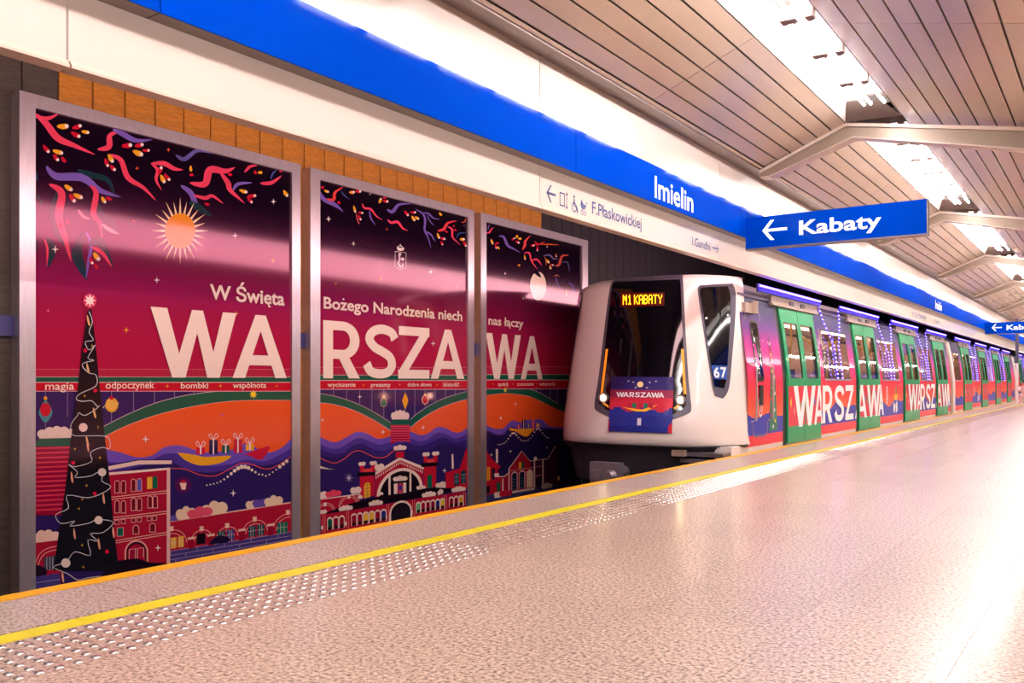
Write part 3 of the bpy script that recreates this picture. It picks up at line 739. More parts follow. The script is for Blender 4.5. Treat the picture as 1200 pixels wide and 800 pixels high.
for x, y, w_, h, c in ((782,40,34,26,RED),(832,40,34,56,(32,28,70)),(880,36,30,30,(20,90,80)),(928,34,34,52,RED),(974,26,32,26,(240,170,40))):
    a.pg(F3, [(x-w_/2,y-h),(x+w_/2,y-h),(x+w_/2,y),(x-w_/2,y)], c); a.pg(F3, [(x-2.5,y-h),(x+2.5,y-h),(x+2.5,y),(x-2.5,y)], WHT)
    a.ln(F3, [(x,y-h),(x-18,y-h-14),(x-10,y-h-24),(x,y-h)], 2.2, WHT); a.ln(F3, [(x,y-h),(x+18,y-h-14),(x+10,y-h-24),(x,y-h)], 2.2, WHT)
a.ln(F3, [(665,95),(720,98),(780,120),(840,124),(900,95),(940,75),(980,80),(1040,98),(1090,80),(1135,50)], 3.2, (232,80,70))
for i in range(24):
    u = i/23; x = 806+u*312; y = 161-56*math.exp(-((x-945)/62)**2)-(0 if x < 1040 else (x-1040)*.82)-(30 if x > 1010 else max(0,(x-806)/204*24))
    a.circ(F3, x, y, 3.2+5.5*math.exp(-((x-940)/50)**2)+(4 if x > 1080 else 0), (240,226,200), n=8)
a.circ(F3,713,160,32,(84,26,84),n=16); a.pg(F3, [(700,152),(727,152),(722,178),(708,178)], (250,210,190)); a.pg(F3, [(698,150),(714,138),(730,150)], (200,30,50))
a.star(F3,909,192,13,WHT); a.star(F3,175,226,15,WHT)
# pier at the left edge
a.cloud(F2,150,290,646,642,48,CRE,5)
a.pg(F2, [(133,676),(140,656),(160,646),(290,642),(290,676)], GRN)
a.pg(F2, [(133,678),(290,674),(280,945),(133,945)], (150,20,58))
for i in range(14): a.ln(F2, [(134,684+i*18.6),(285,680+i*18.2)], 6, (222,60,90), False)
# red brick wall with arches on the right
a.pg(F3, [(664,302),(1135,228),(1135,400),(664,470)], BRICK); a.ln(F3, [(664,302),(1135,228)], 5, (240,190,170), False)
a.cloud(F3,664,700,302,298,26,(96,80,160),2); a.cloud(F3,690,760,296,288,50,(238,214,180),3); a.cloud(F3,790,880,286,268,56,(238,214,180),3); a.cloud(F3,736,822,292,278,42,(226,84,110),3)
a.cloud(F3,962,1000,254,248,34,(238,214,180),2); a.cloud(F3,990,1040,250,243,36,(100,80,170),2); a.cloud(F3,1035,1098,244,235,40,(238,214,180),3)
a.pg(F3, [(664,418),(1135,342),(1135,388),(664,470)], (66,60,128))
for q in range(3):
    a.ln(F3, [(664,418+q*17),(1135,343+q*15)], 2, (170,150,190), False)
for q, off in ((0,0),(1,60),(2,20)):
    for i in range(6):
        x = 664+off+i*105; y = 418+q*17-(x-664)*.159
        a.ln(F3, [(x,y),(x,y+15)], 2, (170,150,190), False)
for x0, x1, yb, op in ((600,735,414,(664,718,(236,180,60))),(735,835,396,(766,804,DARKB)),(835,935,384,(848,915,(60,60,130))),(935,1050,366,(968,1032,(30,70,90))),(1055,1190,350,(1080,1125,(24,110,90)))):
    cx = (x0+x1)/2; r = (x1-x0)/2-8
    for k_, cc in ((0,(236,170,160)),(14,(236,170,160))):
        rr = r-k_; a.ln(F3, [(cx+rr*math.cos(g), yb-20-(cx-x0)*0-rr*.98*math.sin(g)-(rr*math.cos(g))*.16) for g in [math.pi-math.pi*i/12 for i in range(13)]], 2.6, cc, False)
    a.pg(F3, [(cx-8, yb-20-r-12),(cx+8, yb-20-r-14),(cx+7, yb-20-r+5),(cx-7, yb-20-r+6)], (244,200,180))
    x, X2, c = op; s_ = -.16
    for j in range(2 if X2-x > 50 else 1):
        w2 = (X2-x)/(2 if X2-x > 50 else 1)-4; xx = x+j*(w2+6)
        a.pg(F3, [(xx,yb-48+s_*(xx-cx)),(xx+w2,yb-48+s_*(xx+w2-cx)),(xx+w2,yb+s_*(xx+w2-cx)-6),(xx,yb+s_*(xx-cx)-6)], c if not (c == (60,60,130) and j == 0) else (30,80,80))
        if c != DARKB:
            for g in (.33, .66): a.ln(F3, [(xx+w2*g,yb-48+s_*(xx-cx)),(xx+w2*g,yb-6+s_*(xx-cx))], 1.2, (240,220,200), False)
            a.ln(F3, [(xx,yb-28+s_*(xx-cx)),(xx+w2,yb-28+s_*(xx+w2-cx))], 1.2, (240,220,200), False)
for x, y in ((745,372),(822,360),(942,340),(1055,320)): a.pg(F3, [(x-11,y),(x+11,y-3),(x+11,y+34),(x-11,y+38)], (150,20,50)); a.pg(F3, [(x-14,y-7),(x+14,y-11),(x+14,y-2),(x-14,y+2)], (240,200,180))
a.sm(F3, [(812,392),(840,362),(870,358),(893,368),(885,384),(812,392)], (30,22,60))
# four storey town house
a.pg(F3, [(415,108),(650,98),(650,470),(415,480)], BRICK)
a.pg(F3, [(415,88),(540,64),(668,64),(668,78),(540,80),(415,104)], (244,214,200)); a.pg(F3, [(415,112),(662,92),(662,100),(415,122)], (248,226,212)); a.ln(F3, [(415,84),(540,62),(668,62)], 2.4, DARKB, False)
a.pg(F3, [(649,94),(662,94),(662,466),(649,470)], (240,196,186))
for y0_, y1_ in ((208,182),(288,262),(380,344)):
    a.ln(F3, [(430,y0_),(650,y1_)], 3, (240,180,170), False); a.ln(F3, [(430,y0_+9),(650,y1_+9)], 3, (240,180,170), False)
def win(x, y, w_, h, c=(120,14,40), ar=True):
    a.arch(F3, x-2.5, x+w_+2.5, y+2.5, y+2, h+5, (240,180,170), 6) if ar else a.pg(F3, [(x-2,y-h-2),(x+w_+2,y-h-3),(x+w_+2,y+2),(x-2,y+3)], (240,180,170))
    a.arch(F3, x, x+w_, y, y, h, c, 6) if ar else a.pg(F3, [(x,y-h),(x+w_,y-h-1),(x+w_,y),(x,y+1)], c)
for x in (447,472): win(x,190,15,46)
win(511,184,15,46); win(534,182,15,46,(90,90,180))
a.pg(F3, [(572,130),(592,128),(592,174),(572,176)], (244,190,60)); a.pg(F3, [(594,128),(612,127),(612,173),(594,174)], (16,110,80))
for x in (447,472): win(x,268,15,46)
for x in (511,534): win(x,258,15,46)
for x in (576,596): win(x,248,15,44)
for x, y in ((447,312),(472,309),(511,304),(534,302),(573,298),(594,296)): win(x,y,14,13,(130,16,44),False)
win(456,358,22,30,(16,100,80),False); win(518,350,20,32); win(583,342,20,32)
a.arch(F3,484,576,460,458,84,(240,170,160)); a.arch(F3,490,570,460,458,78,(60,16,36)); a.arch(F3,496,564,460,458,68,BRICK); a.pg(F3, [(502,450),(502,412),(526,408),(526,448)], (160,24,60)); a.ln(F3, [(502,450),(502,412),(526,408),(526,448)], 2, CRE, False); a.ln(F3, [(534,446),(534,408),(558,404),(558,442)], 2, CRE, False)
a.star(F3,614,405,12,WHT)
a.sm(F3, [(420,480),(450,458),(500,450),(540,448),(580,462),(650,466),(650,500),(500,540),(380,560),(420,480)], DARKB)
# left low wall and snow
a.cloud(F3,118,228,388,378,50,(238,206,186),4); a.pg(F3, [(116,388),(232,374),(232,560),(116,570)], (168,26,54))
a.ln(F3, [(134,470),(150,432),(180,408),(222,398)], 2.6, (236,170,160)); a.ln(F3, [(146,474),(160,440),(186,420),(222,412)], 2.6, (236,170,160))
a.pg(F3, [(168,442),(214,434),(214,488),(168,494)], (60,70,90)); 
for g in (180,192,203): a.ln(F3, [(g,440),(g,492)], 1.6, (220,220,220), False)
a.sm(F3, [(116,470),(150,474),(180,490),(172,515),(116,520)], (36,20,40)); a.pg(F3, [(116,520),(230,504),(230,560),(116,570)], (66,60,128)); a.ln(F3, [(116,545),(230,528)], 2, (170,150,190), False)
# Christmas tree with garland
tr = [(350,135),(340,150),(318,300),(300,460),(275,640),(255,820),(230,990),(205,1160),(462,1160),(445,1020),(425,800),(405,620),(388,460),(372,290),(356,150)]
a.pg(F2, tr, (22,26,34))
a.ln(F2, [(345,150),(358,190),(345,230),(362,262),(330,268),(345,300),(370,280),(340,330),(365,340),(325,350),(320,365),(345,390),(372,398),(372,440),(310,470),(295,492),(320,500),(355,498),(378,520),(388,515),(372,530),(330,555),(305,545),(300,555),(275,590),(278,630),(320,635),(400,635),(425,650),(425,685),(395,680),(350,700),(355,735),(290,755),(265,745)], 2.6, (226,226,226), True, 3)
a.ln(F3, [(265,80),(300,110),(290,130),(350,125),(380,110),(400,115),(395,145),(430,165),(400,190),(340,210),(258,200),(265,250),(215,275),(235,310),(290,300),(270,320),(340,310),(380,295),(440,305),(400,345),(350,350),(380,380),(340,375),(350,435),(290,420),(255,460),(205,480),(260,505),(300,530),(340,522),(388,516)], 2.6, (220,220,220), True, 3)
for x, y, r in ((322,602,17),): a.circ(F2, x, y, r, (246,216,206))
for x, y, r in ((396,110,16),(382,297,16),(254,464,18)): a.circ(F3, x, y, r, (236,222,206))
for x, y in ((330,302),(370,458),(283,740)): a.circ(F2, x, y, 8, (214,20,60))
for x, y in ((367,194),(415,420)): a.circ(F3, x, y, 8, (214,20,60))
for x, y in ((342,185),(340,370),(366,545),(338,655)): a.drop(F2, x, y, 44, 9, 1.35, (240,190,130), None)
for x, y in ((278,130),(402,212),(288,350),(384,390),(242,518),(440,345),(340,8)): a.drop(F3, x, y, 46, 9, 1.45, (236,170,140), None)
for x, y in ((357,283),(328,479),(380,600),(290,686),(387,720)): a.star(F2, x, y, 6, YEL)
for x, y in ((335,162),(305,252),(318,395),(322,480),(318,215)): a.star(F3, x, y, 6, YEL)
a.circ(F2,348,108,26,(226,70,100),28); a.star(F2,348,107,24,(255,240,232),8,.5)
for x, y, r, c in ((651,441,7,YEL),(858,440,7,YEL),(1078,440,6,(250,150,50)),(919,158,10,(250,180,40))): a.star(F2, x, y, r, c)
finish(t, a, (('W',175.5,276),('A',271.5,335)), [
    ('W Święta', 245, 350.5, 332.5, 357, 17.5, .024), ('magia', 52, 456.5, 86, 456.5, 9.5, .008), ('odpoczynek', 123, 455, 180, 455, 9, .008),
    ('bombki', 211, 454.8, 243, 454.8, 7.2, .008), ('wspólnota', 272, 454.3, 311, 454.3, 7, .008)])

# ---- middle poster
t, a, _ = poster('middle framed poster with letters RSZA, a small white crest and a red market hall', (362, 373.5, 547, 554), None)
for p, w_, c in [([(30,160),(60,220),(120,250),(170,280),(215,320)],34,LILAC),([(80,220),(140,225),(150,170),(218,125)],24,(232,72,70)),([(195,155),(225,195),(270,225)],9,(60,80,150)),
    ([(360,250),(380,290),(430,300),(470,350),(520,385)],16,PINK),([(420,310),(430,370),(468,425)],12,LILAC),([(315,330),(325,380),(342,420)],9,(200,90,90)),
    ([(555,300),(600,320),(650,265),(750,258)],26,LILAC),([(560,382),(590,405),(640,400),(680,450),(722,468)],20,PINK),
    ([(780,300),(840,340),(855,400),(850,460),(880,530),(900,605)],16,LILAC),([(835,330),(880,335),(920,370),(970,378)],12,LILAC),([(870,345),(890,390),(925,430)],7,LILAC),([(860,475),(900,500),(935,555)],12,LILAC),
    ([(950,470),(1000,455),(1030,410),(1102,390)],22,(232,72,84)),([(1030,435),(1065,460),(1070,520),(1132,582)],16,PINK),([(1100,530),(1120,490),(1172,485)],10,(50,90,150)),([(1140,405),(1165,395),(1172,370)],8,ORG)]: a.rib(G1, p, w_, c)
for x, y, l, w_, an, c in [(52,130,30,24,0,RED),(84,160,40,24,.4,YEL),(180,248,30,20,.6,RED),(283,168,46,28,0,(240,160,60)),(332,162,46,28,0,RED),(503,234,44,26,-1.2,YEL),(545,238,44,28,.1,RED),(536,212,28,20,0,RED),(303,300,60,22,1.3,YEL),
    (350,328,42,24,.1,RED),(342,365,50,24,1.1,RED),(708,332,54,24,.9,RED),(760,325,46,24,0,RED),(762,372,48,24,1,YEL),(790,368,38,22,.6,YEL),(973,338,34,20,1,YEL),(957,508,50,22,1.2,YEL),(992,530,42,26,.2,RED),(985,565,38,20,1.2,RED),(1018,474,30,14,.6,RED),(1078,432,20,14,0,RED),(1090,462,26,14,.8,RED),(1143,535,38,26,0,YEL),(1165,572,48,24,1.1,RED)]: a.drop(G1, x, y, l, w_, an, c, WHT if l > 36 else None)
for x, y, r, c in [(100,376,22,WHT),(294,570,18,WHT),(555,456,12,ORG),(425,180,12,(200,200,210))]: a.star(G1, x, y, r, c)
for x, y, r, c in [(515,462,10,WHT),(320,488,10,YEL),(616,517,6,WHT),(145,507,5,YEL),(525,741,10,WHT)]: a.star(F4, x, y, r, c)
# crest: crown, shield and figure (flat white print)
a.ln(G1, [(620,630),(705,640),(703,762),(675,765),(662,778),(645,762),(618,756),(620,630)], 4, WHT, False)
a.sm(G1, [(632,596),(660,600),(690,604),(680,624),(642,622),(632,596)], WHT); a.ln(G1, [(636,596),(660,584),(686,604)], 4, WHT); a.ln(G1, [(661,572),(661,590)], 4, WHT, False)
a.ln(G1, [(650,655),(655,690),(645,720),(655,745),(675,748),(682,725)], 13, (240,220,232)); a.circ(G1,656,652,12,(240,220,232)); a.circ(G1,678,690,13,(240,220,232))
# arches
a.pg(G2, [(20,205),(1180,180),(1180,560),(20,560)], ORANGE)
a.pg(G2, [(20,100)]+[(1180,100),(1180,185)]+[(1100,200),(1000,236),(900,285),(800,350),(735,415),(580,425),(500,370),(400,315),(300,270),(200,235),(100,215),(20,208)], (52,38,96))
a.sm(G2, [(20,140),(100,150),(200,175),(300,210),(400,255),(500,312),(585,368),(585,428),(500,372),(400,317),(300,270),(200,237),(100,216),(20,210)], GRN)
a.sm(G2, [(735,345),(800,290),(900,225),(1000,178),(1100,145),(1180,124),(1180,182),(1100,204),(1000,238),(900,287),(800,352),(735,408)], GRN)
for q in ([(20,140),(100,150),(200,175),(300,210),(400,255),(500,312),(585,368)],[(20,212),(100,218),(200,239),(300,272),(400,319),(500,374),(582,430)],[(735,345),(800,290),(900,225),(1000,178),(1100,145),(1180,124)],[(735,412),(800,354),(900,289),(1000,240),(1100,206),(1180,184)]): a.ln(G2, q, 4, (206,180,190))
bridge_band(a, F5, 76, 658, 156-2)
for x, y in ((137,162),(240,186),(342,226),(437,268),(530,325),(620,300),(697,290),(772,310),(852,250),(933,208),(1013,172),(1090,146)): a.ln(G2, [(x,98),(x,y)], 3.4, (150,138,186), False)
a.star(G2,342,165,18,WHT); a.circ(G2,529,208,26,(220,180,150),38); a.circ(G2,529,208,22,(20,110,90),33); a.circ(G2,529,166,9,YEL)
a.sm(G2, [(697,130),(712,165),(720,195),(708,235),(697,262),(686,235),(674,195),(684,165),(697,130)], YEL); a.circ(G2,853,188,27,(230,170,150),38); a.circ(G2,853,188,20,(190,30,60),30); a.circ(G2,853,148,9,(244,200,120))
for x, y, r in ((50,346,16),(524,440,18),(836,404,16)): a.star(G2, x, y, r, WHT)
for wv, c in (([(20,470),(90,505),(160,518),(240,480),(320,440),(400,452),(480,492),(560,480),(640,440),(735,435),(800,462),(870,455),(940,405),(1000,405),(1080,442),(1130,440),(1180,410)],PURP),
    ([(20,525),(100,565),(180,568),(260,520),(340,485),(420,515),(500,538),(580,520),(640,500),(735,490),(800,512),(870,500),(940,450),(1000,450),(1080,488),(1130,482),(1180,450)],(74,56,152)),
    ([(20,560),(100,600),(200,605),(280,550),(360,530),(440,570),(540,585),(620,545),(700,520),(800,550),(900,520),(960,490),(1020,490),(1080,525),(1180,500)],(54,40,120)),
    ([(20,600),(120,640),(220,625),(300,580),(380,575),(460,625),(560,620),(640,560),(760,590),(880,580),(960,540),(1040,540),(1180,560)],NAVY)):
    a.pg(G2, smooth(wv)+[(1180,1600),(20,1600)], c)
a.pg(G2, [(583,385),(735,385),(735,525),(700,505),(640,508),(583,538)], (160,22,60))
for i in range(7): a.ln(G2, [(584,396+i*19),(734,394+i*19)], 7, (232,70,100), False)
a.pg(G2, [(584,385),(592,350),(612,340),(705,340),(728,350),(733,385)], GRN); a.cloud(G2,592,722,342,342,76,CRE,5)
a.ln(G2, [(20,635),(80,665),(150,682),(220,650),(290,595),(350,588),(410,615),(470,640),(540,635),(590,600),(625,570)], 6, (236,86,80))
for i in range(7): a.circ(G2, 34+i*17, 715+i*4.5-i*i*.3, 11-i*1.4, (244,226,196), n=8)
a.star(G3,257,265,36,(200,190,220),8,.2); a.star(G3,1004,208,18,WHT)
# market hall
a.pg(G3, [(460,250),(655,105),(838,190),(838,350),(460,420)], BRICK)
a.ln(G3, [(458,235),(655,115),(842,190)], 22, CRE, False)
for i in range(26):
    u = i/25; x = 470+u*360; y = 245-(x-470)*.62+10 if x < 655 else 130+(x-655)*.42+8
    a.pg(G3, [(x-3,y-4),(x+3,y-4),(x+3,y+16),(x-3,y+16)], CRE)
a.pg(G3, [(622,62),(688,58),(688,108),(622,108)], (200,24,50)); a.cloud(G3,612,700,50,45,42,CRE,3)
arc = [(655+180*math.cos(g), 380-30*math.cos(g)-190*math.sin(g)) for g in [math.pi*i/20 for i in range(21)]]
a.pg(G3, arc, CRE); arc2 = [(655+158*math.cos(g), 385-30*math.cos(g)-172*math.sin(g)) for g in [math.pi*i/20 for i in range(21)]]; a.pg(G3, arc2, DARKB)
a.pg(G3, [(566,240),(582,232),(582,396),(566,400)], CRE); a.pg(G3, [(730,216),(744,222),(744,372),(730,374)], CRE)
a.pg(G3, [(608,310),(704,300),(704,380),(608,392)], CRE); a.pg(G3, [(634,308),(682,304),(682,380),(634,388)], (150,20,50)); a.circ(G3,657,345,20,(220,60,80),36); a.circ(G3,657,342,14,(40,50,150),24); a.cloud(G3,608,706,292,284,42,CRE,3)
for x0, x1, yt, yb in ((342,455,250,430),(842,938,175,360)):
    a.pg(G3, [(x0,yt),(x1,yt-10),(x1,yb-30),(x0,yb)], (196,30,56)); a.pg(G3, [(x0-20,yt-24),(x1+8,yt-34),(x1+8,yt-4),(x0-20,yt+6)], DARKB)
    for u in (0, .78): a.pg(G3, [(x0+u*(x1-x0),yt-80-u*8),(x0+u*(x1-x0)+30,yt-82-u*8),(x0+u*(x1-x0)+30,yt-34),(x0+u*(x1-x0),yt-28)], (200,30,54)); a.cloud(G3,x0+u*(x1-x0)-6,x0+u*(x1-x0)+40,yt-78-u*8,yt-82-u*8,34,CRE,2)
    a.pg(G3, [(x0+25,yt-54),(x1-18,yt-60),(x1-18,yt-34),(x0+25,yt-28)], (226,70,70))
a.arch(G3,374,424,425,412,118,(240,180,60)); 
for g in range(4): a.ln(G3, [(374,325+g*26),(424,318+g*25)], 2.5, (130,50,40), False)
a.ln(G3, [(399,305),(399,420)], 2.5, (130,50,40), False)
a.arch(G3,868,906,345,342,105,(12,100,76))
a.cloud(G3,465,525,210,200,56,CRE,2); a.cloud(G3,480,520,400,398,26,CRE,2); a.cloud(G3,790,850,358,352,34,CRE,2); a.cloud(G3,940,1066,345,345,54,CRE,4)
a.pg(G3, [(1012,225),(1120,190),(1150,110),(1170,40),(1182,40),(1182,350),(1012,360)], (196,24,52))
a.pg(G3, [(1058,80),(1072,80),(1075,192),(1060,195)], CRE)
for x in (1078,1130): 
    a.pg(G3, [(x,232-(x-1078)*.4),(x+40,226-(x-1078)*.4),(x+40,322-(x-1078)*.3),(x,328-(x-1078)*.3)], (26,50,66))
    for g in (.33,.66): a.ln(G3, [(x+40*g,230),(x+40*g,315)], 2, (150,190,200), False)
    for g in (.33,.66): a.ln(G3, [(x,232+90*g-(x-1078)*.4),(x+40,228+90*g-(x-1078)*.4)], 2, (150,190,200), False)
# left low wing and the long front row
a.pg(G3, [(15,436),(340,392),(340,480),(15,560)], (176,26,56)); a.ln(G3, [(15,434),(345,390)], 7, CRE, False); a.cloud(G3,15,80,432,420,62,CRE,2); a.cloud(G3,80,190,418,402,54,(228,70,100),3); a.cloud(G3,275,345,392,382,58,CRE,2)
for cx, cy in ((70,540),(255,480)):
    for rr in (78,64): a.ln(G3, [(cx+rr*math.cos(g), cy-rr*math.sin(g)-rr*math.cos(g)*.15) for g in [math.pi*i/12 for i in range(13)]], 3.4, (240,190,180), False)
    a.pg(G3, [(cx-12,cy-80),(cx+12,cy-84),(cx+10,cy-56),(cx-10,cy-52)], CRE)
a.pg(G3, [(60,545),(120,520),(250,470),(440,420),(700,380),(840,348),(940,340),(1070,345),(1060,372),(940,400),(700,440),(400,490),(150,545)], DARKB)
a.pg(G3, [(30,552),(260,520),(540,470),(840,418),(1165,370),(1165,520),(900,580),(540,640),(40,710)], BRICK)
for x in (60,245,560,760,1010,1160): a.ln(G3, [(x-8,545-(x-60)*.152),(x-8,690-(x-60)*.175)], 3, (236,150,140), False); a.ln(G3, [(x+8,543-(x-60)*.152),(x+8,688-(x-60)*.175)], 3, (236,150,140), False); a.pg(G3, [(x-22,640-(x-60)*.17),(x-6,638-(x-60)*.17),(x-6,665-(x-60)*.17),(x-22,668-(x-60)*.17)], CRE)
for x0, n, cs in ((88,3,[(10,90,70),(140,18,46),(140,18,46)]),(276,6,[(150,20,50),(150,20,50),(240,190,60),(240,190,60),(150,20,50),(30,50,130)]),(782,6,[(100,190,130),(160,24,54),(150,20,50),(150,20,50),(30,50,130),(230,200,60)]),(1040,3,[(150,20,50),(150,20,50),(230,170,50)])):
    for i in range(n):
        w_ = 36 if x0 > 700 else (44 if x0 < 100 else 44); x = x0+i*w_*1.05; yb = 678-(x-60)*.18
        if x0 == 276: yb = 640-(x-276)*.17
        if x0 == 782: yb = 540-(x-782)*.17
        if x0 == 1040: yb = 495-(x-1040)*.17
        h = 96-(x-60)*.018
        a.arch(G3, x-3, x+w_*.86+3, yb, yb-4, h+5, CRE); a.arch(G3, x+2, x+w_*.82, yb, yb-4, h-8, cs[i]); a.pg(G3, [(x+4,yb-24),(x+w_*.78,yb-30),(x+w_*.78,yb-5),(x+4,yb)], (50,16,30))
a.arch(G3,570,748,605,575,148,CRE); a.arch(G3,584,736,602,577,132,(34,26,40))
for x, y in ((180,525),(415,485),(830,418),(950,400),(1062,378)): a.cloud(G3,x,x+(100 if x != 950 else 40),y,y-14,42,CRE,4)
a.cloud(G3,30,78,548,540,34,CRE,2); a.cloud(G3,330,356,430,426,30,CRE,1)
for x, y in ((368,73),(652,70),(943,72)): a.star(G2, x, y, 9, YEL)
finish(t, a, (('R',378,421),('S',427,463),('Z',466,502.5),('A',504,543.5)), [
    ('Bożego Narodzenia niech', 378.5, 361.5, 541, 375.5, 14, .024), ('wyciszenie', 383, 453, 416, 453, 5.6, .008), ('prezenty', 434, 453, 457, 453, 5.2, .008),
    ('dobre słowo', 477, 452.6, 505, 452.6, 5, .006), ('bliskość', 519, 452.6, 537.5, 452.6, 5, .006)])

# ---- right poster
t, a, _ = poster('rightmost framed poster with white moon and letters WA, partly behind the train front', (561.9, 568.4, 681, 687.5), None)
for p, w_, c in [([(228,180),(265,180),(285,150),(310,128)],16,PINK),([(255,155),(262,120),(272,100)],8,LILAC),([(352,215),(400,220),(440,300),(500,335),(560,370)],22,LILAC),([(575,342),(600,300),(605,260),(655,205)],24,(226,80,80)),
    ([(590,375),(640,370),(665,450),(720,525)],16,PINK),([(670,440),(715,432),(760,488)],18,PINK),([(690,262),(730,290),(790,260)],14,(190,60,50)),([(740,290),(830,290),(925,295)],12,(200,80,40)),([(770,400),(830,390),(870,425),(910,425)],14,(110,100,150)),([(880,490),(920,480),(950,400),(1012,392)],24,(190,80,70)),([(950,460),(1000,460),(1020,550)],10,(90,90,140)),([(785,400),(800,450),(800,490)],8,(200,90,70)),([(890,590),(910,670),(960,725)],12,(90,80,150)),([(870,588),(900,578),(922,590)],9,(190,100,70)),([(1005,650),(1050,680),(1060,760)],10,(100,90,200))]: a.rib(H4, p, w_, c)
for x, y, l, w_, an, c in [(292,265,56,22,1.2,YEL),(340,278,34,22,0,RED),(328,308,50,22,1.3,RED),(352,322,34,18,1,YEL),(490,240,40,22,-.6,RED),(525,218,34,26,-1.3,YEL),(553,236,32,24,0,YEL),(530,268,40,26,.5,RED),(600,412,48,18,1.4,YEL),(545,485,26,24,0,(210,140,40)),(672,300,36,26,0,RED),(712,290,34,22,0,RED),(718,330,50,20,1.6,RED),(815,448,44,26,.9,YEL),(850,482,38,22,.2,RED),(838,505,36,20,1.2,YEL),(893,390,38,20,1.4,(150,70,30)),(990,745,50,18,1.3,(240,170,60)),(1008,738,34,14,.4,RED)]: a.drop(H4, x, y, l, w_, an, c, WHT if l > 34 else None)
for x, y, r, c in [(415,563,14,WHT),(585,797,12,WHT),(238,335,14,(150,150,170)),(808,312,8,WHT)]: a.star(H4, x, y, r, c)
a.circ(H4,724,680,76,(250,238,214),134,28); a.sm(H4, [(672,548),(700,530),(728,545),(752,590),(740,600),(700,572),(672,548)], (30,10,34))
a.sm(H5, [(228,268),(320,252),(420,246),(520,252),(620,268),(700,296),(780,334),(860,372),(915,398),(1010,440),(1010,700),(228,700)], ORANGE)
a.pg(H5, [(228,184),(1110,184),(1110,470),(1010,440),(915,398),(780,334),(620,268),(420,246),(228,268)], (44,34,86))
a.sm(H5, [(228,192),(330,186),(420,184),(540,188),(640,206),(720,232),(790,268),(860,312),(915,345),(1010,395),(1110,430),(1110,490),(1010,440),(915,398),(780,334),(700,296),(620,268),(520,252),(420,246),(228,268)], GRN)
a.ln(H5, [(228,192),(330,186),(420,184),(540,188),(640,206),(720,232),(790,268),(860,312),(915,345)], 4, (206,180,190)); a.ln(H5, [(228,268),(320,253),(420,247),(520,253),(620,269),(700,297),(780,335)], 4, (230,170,150))
bridge_band(a, F5, 727, 1110, 153-1)
for x, y in ((708,226),(836,290),(905,330)): a.ln(H5, [(x,184),(x,y)], 3, (150,138,186), False)
a.circ(H5,415,213,14,(236,214,90),20)
a.star(H5,513,347,18,(250,200,200)); a.drop(H5,374,476,26,16,1.5,WHT,None)
a.pg(H5, smooth([(228,532),(270,560),(330,578),(400,572),(450,520),(500,500),(560,520),(600,500),(700,490),(760,490),(800,530),(860,560),(1110,560)])+[(1110,1500),(228,1500)], PURP)
a.pg(H5, smooth([(228,572),(280,605),(340,630),(400,620),(440,575),(470,555),(560,580),(700,570),(860,575),(1110,585)])+[(1110,1500),(228,1500)], (58,44,124))
a.pg(H5, smooth([(228,590),(300,630),(400,640),(450,590),(480,580),(600,590),(800,580),(1110,600)])+[(1110,1500),(228,1500)], (36,26,76))
a.sm(H5, [(456,565),(520,580),(600,575),(690,578),(660,610),(630,645),(590,648),(540,620),(500,598),(460,595),(456,565)], (240,160,40))
for x, y, w_, h, c in ((540,576,26,36,RED),(587,576,34,84,(24,20,40)),(634,576,24,46,(16,90,90)),(678,570,26,84,RED),(720,562,32,34,(240,160,40))): a.pg(H5, [(x-w_/2,y-h),(x+w_/2,y-h),(x+w_/2,y),(x-w_/2,y)], c); a.pg(H5, [(x-3,y-h),(x+3,y-h),(x+3,y),(x-3,y)], (240,190,190))
for i in range(26):
    u = i/25; x = 350+u*470; y = 728-8*i*.2 - 92*math.exp(-((x-490)/55)**2) - 104*math.exp(-((x-720)/55)**2) - u*22
    a.circ(H5, x, y, 5+5*math.exp(-((x-490)/45)**2)+4*math.exp(-((x-720)/45)**2), (244,226,196), n=8)
for x, y, r in ((285,262,16),(464,228,14),(805,196,10)): a.star(H6, x, y, r, (240,220,200))
a.pg(H6, [(228,200),(250,240),(290,300),(330,340),(372,372),(340,410),(372,470),(228,640)], (190,22,48)); a.pg(H6, [(228,500),(400,470),(400,640),(228,640)], (176,22,48))
a.pg(H6, [(326,208),(346,208),(346,336),(328,336)], CRE)
a.pg(H6, [(228,378),(272,376),(272,500),(228,502)], (246,160,40)); a.pg(H6, [(288,390),(318,388),(318,492),(288,494)], (26,30,60))
for x in (240,256,303): a.ln(H6, [(x,378),(x,498)], 2.4, (90,40,40), False)
for y in (410,440,470): a.ln(H6, [(228,y),(272,y-2)], 2.4, (90,40,40), False)
a.pg(H6, [(230,556),(270,552),(270,622),(230,626)], DARKB); a.pg(H6, [(334,522),(368,518),(368,600),(334,604)], (14,90,60)); a.cloud(H6,315,352,470,468,40,CRE,2)
a.pg(H6, [(385,480),(440,430),(455,395),(570,228),(645,322),(820,296),(885,180),(900,300),(900,590),(400,640)], (160,22,50))
a.pg(H6, [(645,322),(820,296),(885,180),(910,170),(930,600),(690,600)], (70,18,50))
a.ln(H6, [(350,468),(410,462),(445,432)], 7, CRE, False); a.ln(H6, [(450,390),(570,226),(648,320),(815,298),(885,180)], 7, (236,190,180), False)
for x, y0_, y1_, w_ in ((392,485,600,12),(450,390,600,10),(688,300,595,12),(768,300,550,12)): a.pg(H6, [(x-w_/2,y0_),(x+w_/2,y0_),(x+w_/2,y1_),(x-w_/2,y1_)], (230,200,190))
a.ln(H6, [(460,412),(690,378)], 4, (230,160,150), False); a.ln(H6, [(690,376),(770,366)], 4, (230,160,150), False); a.ln(H6, [(690,460),(770,448)], 4, (230,160,150), False)
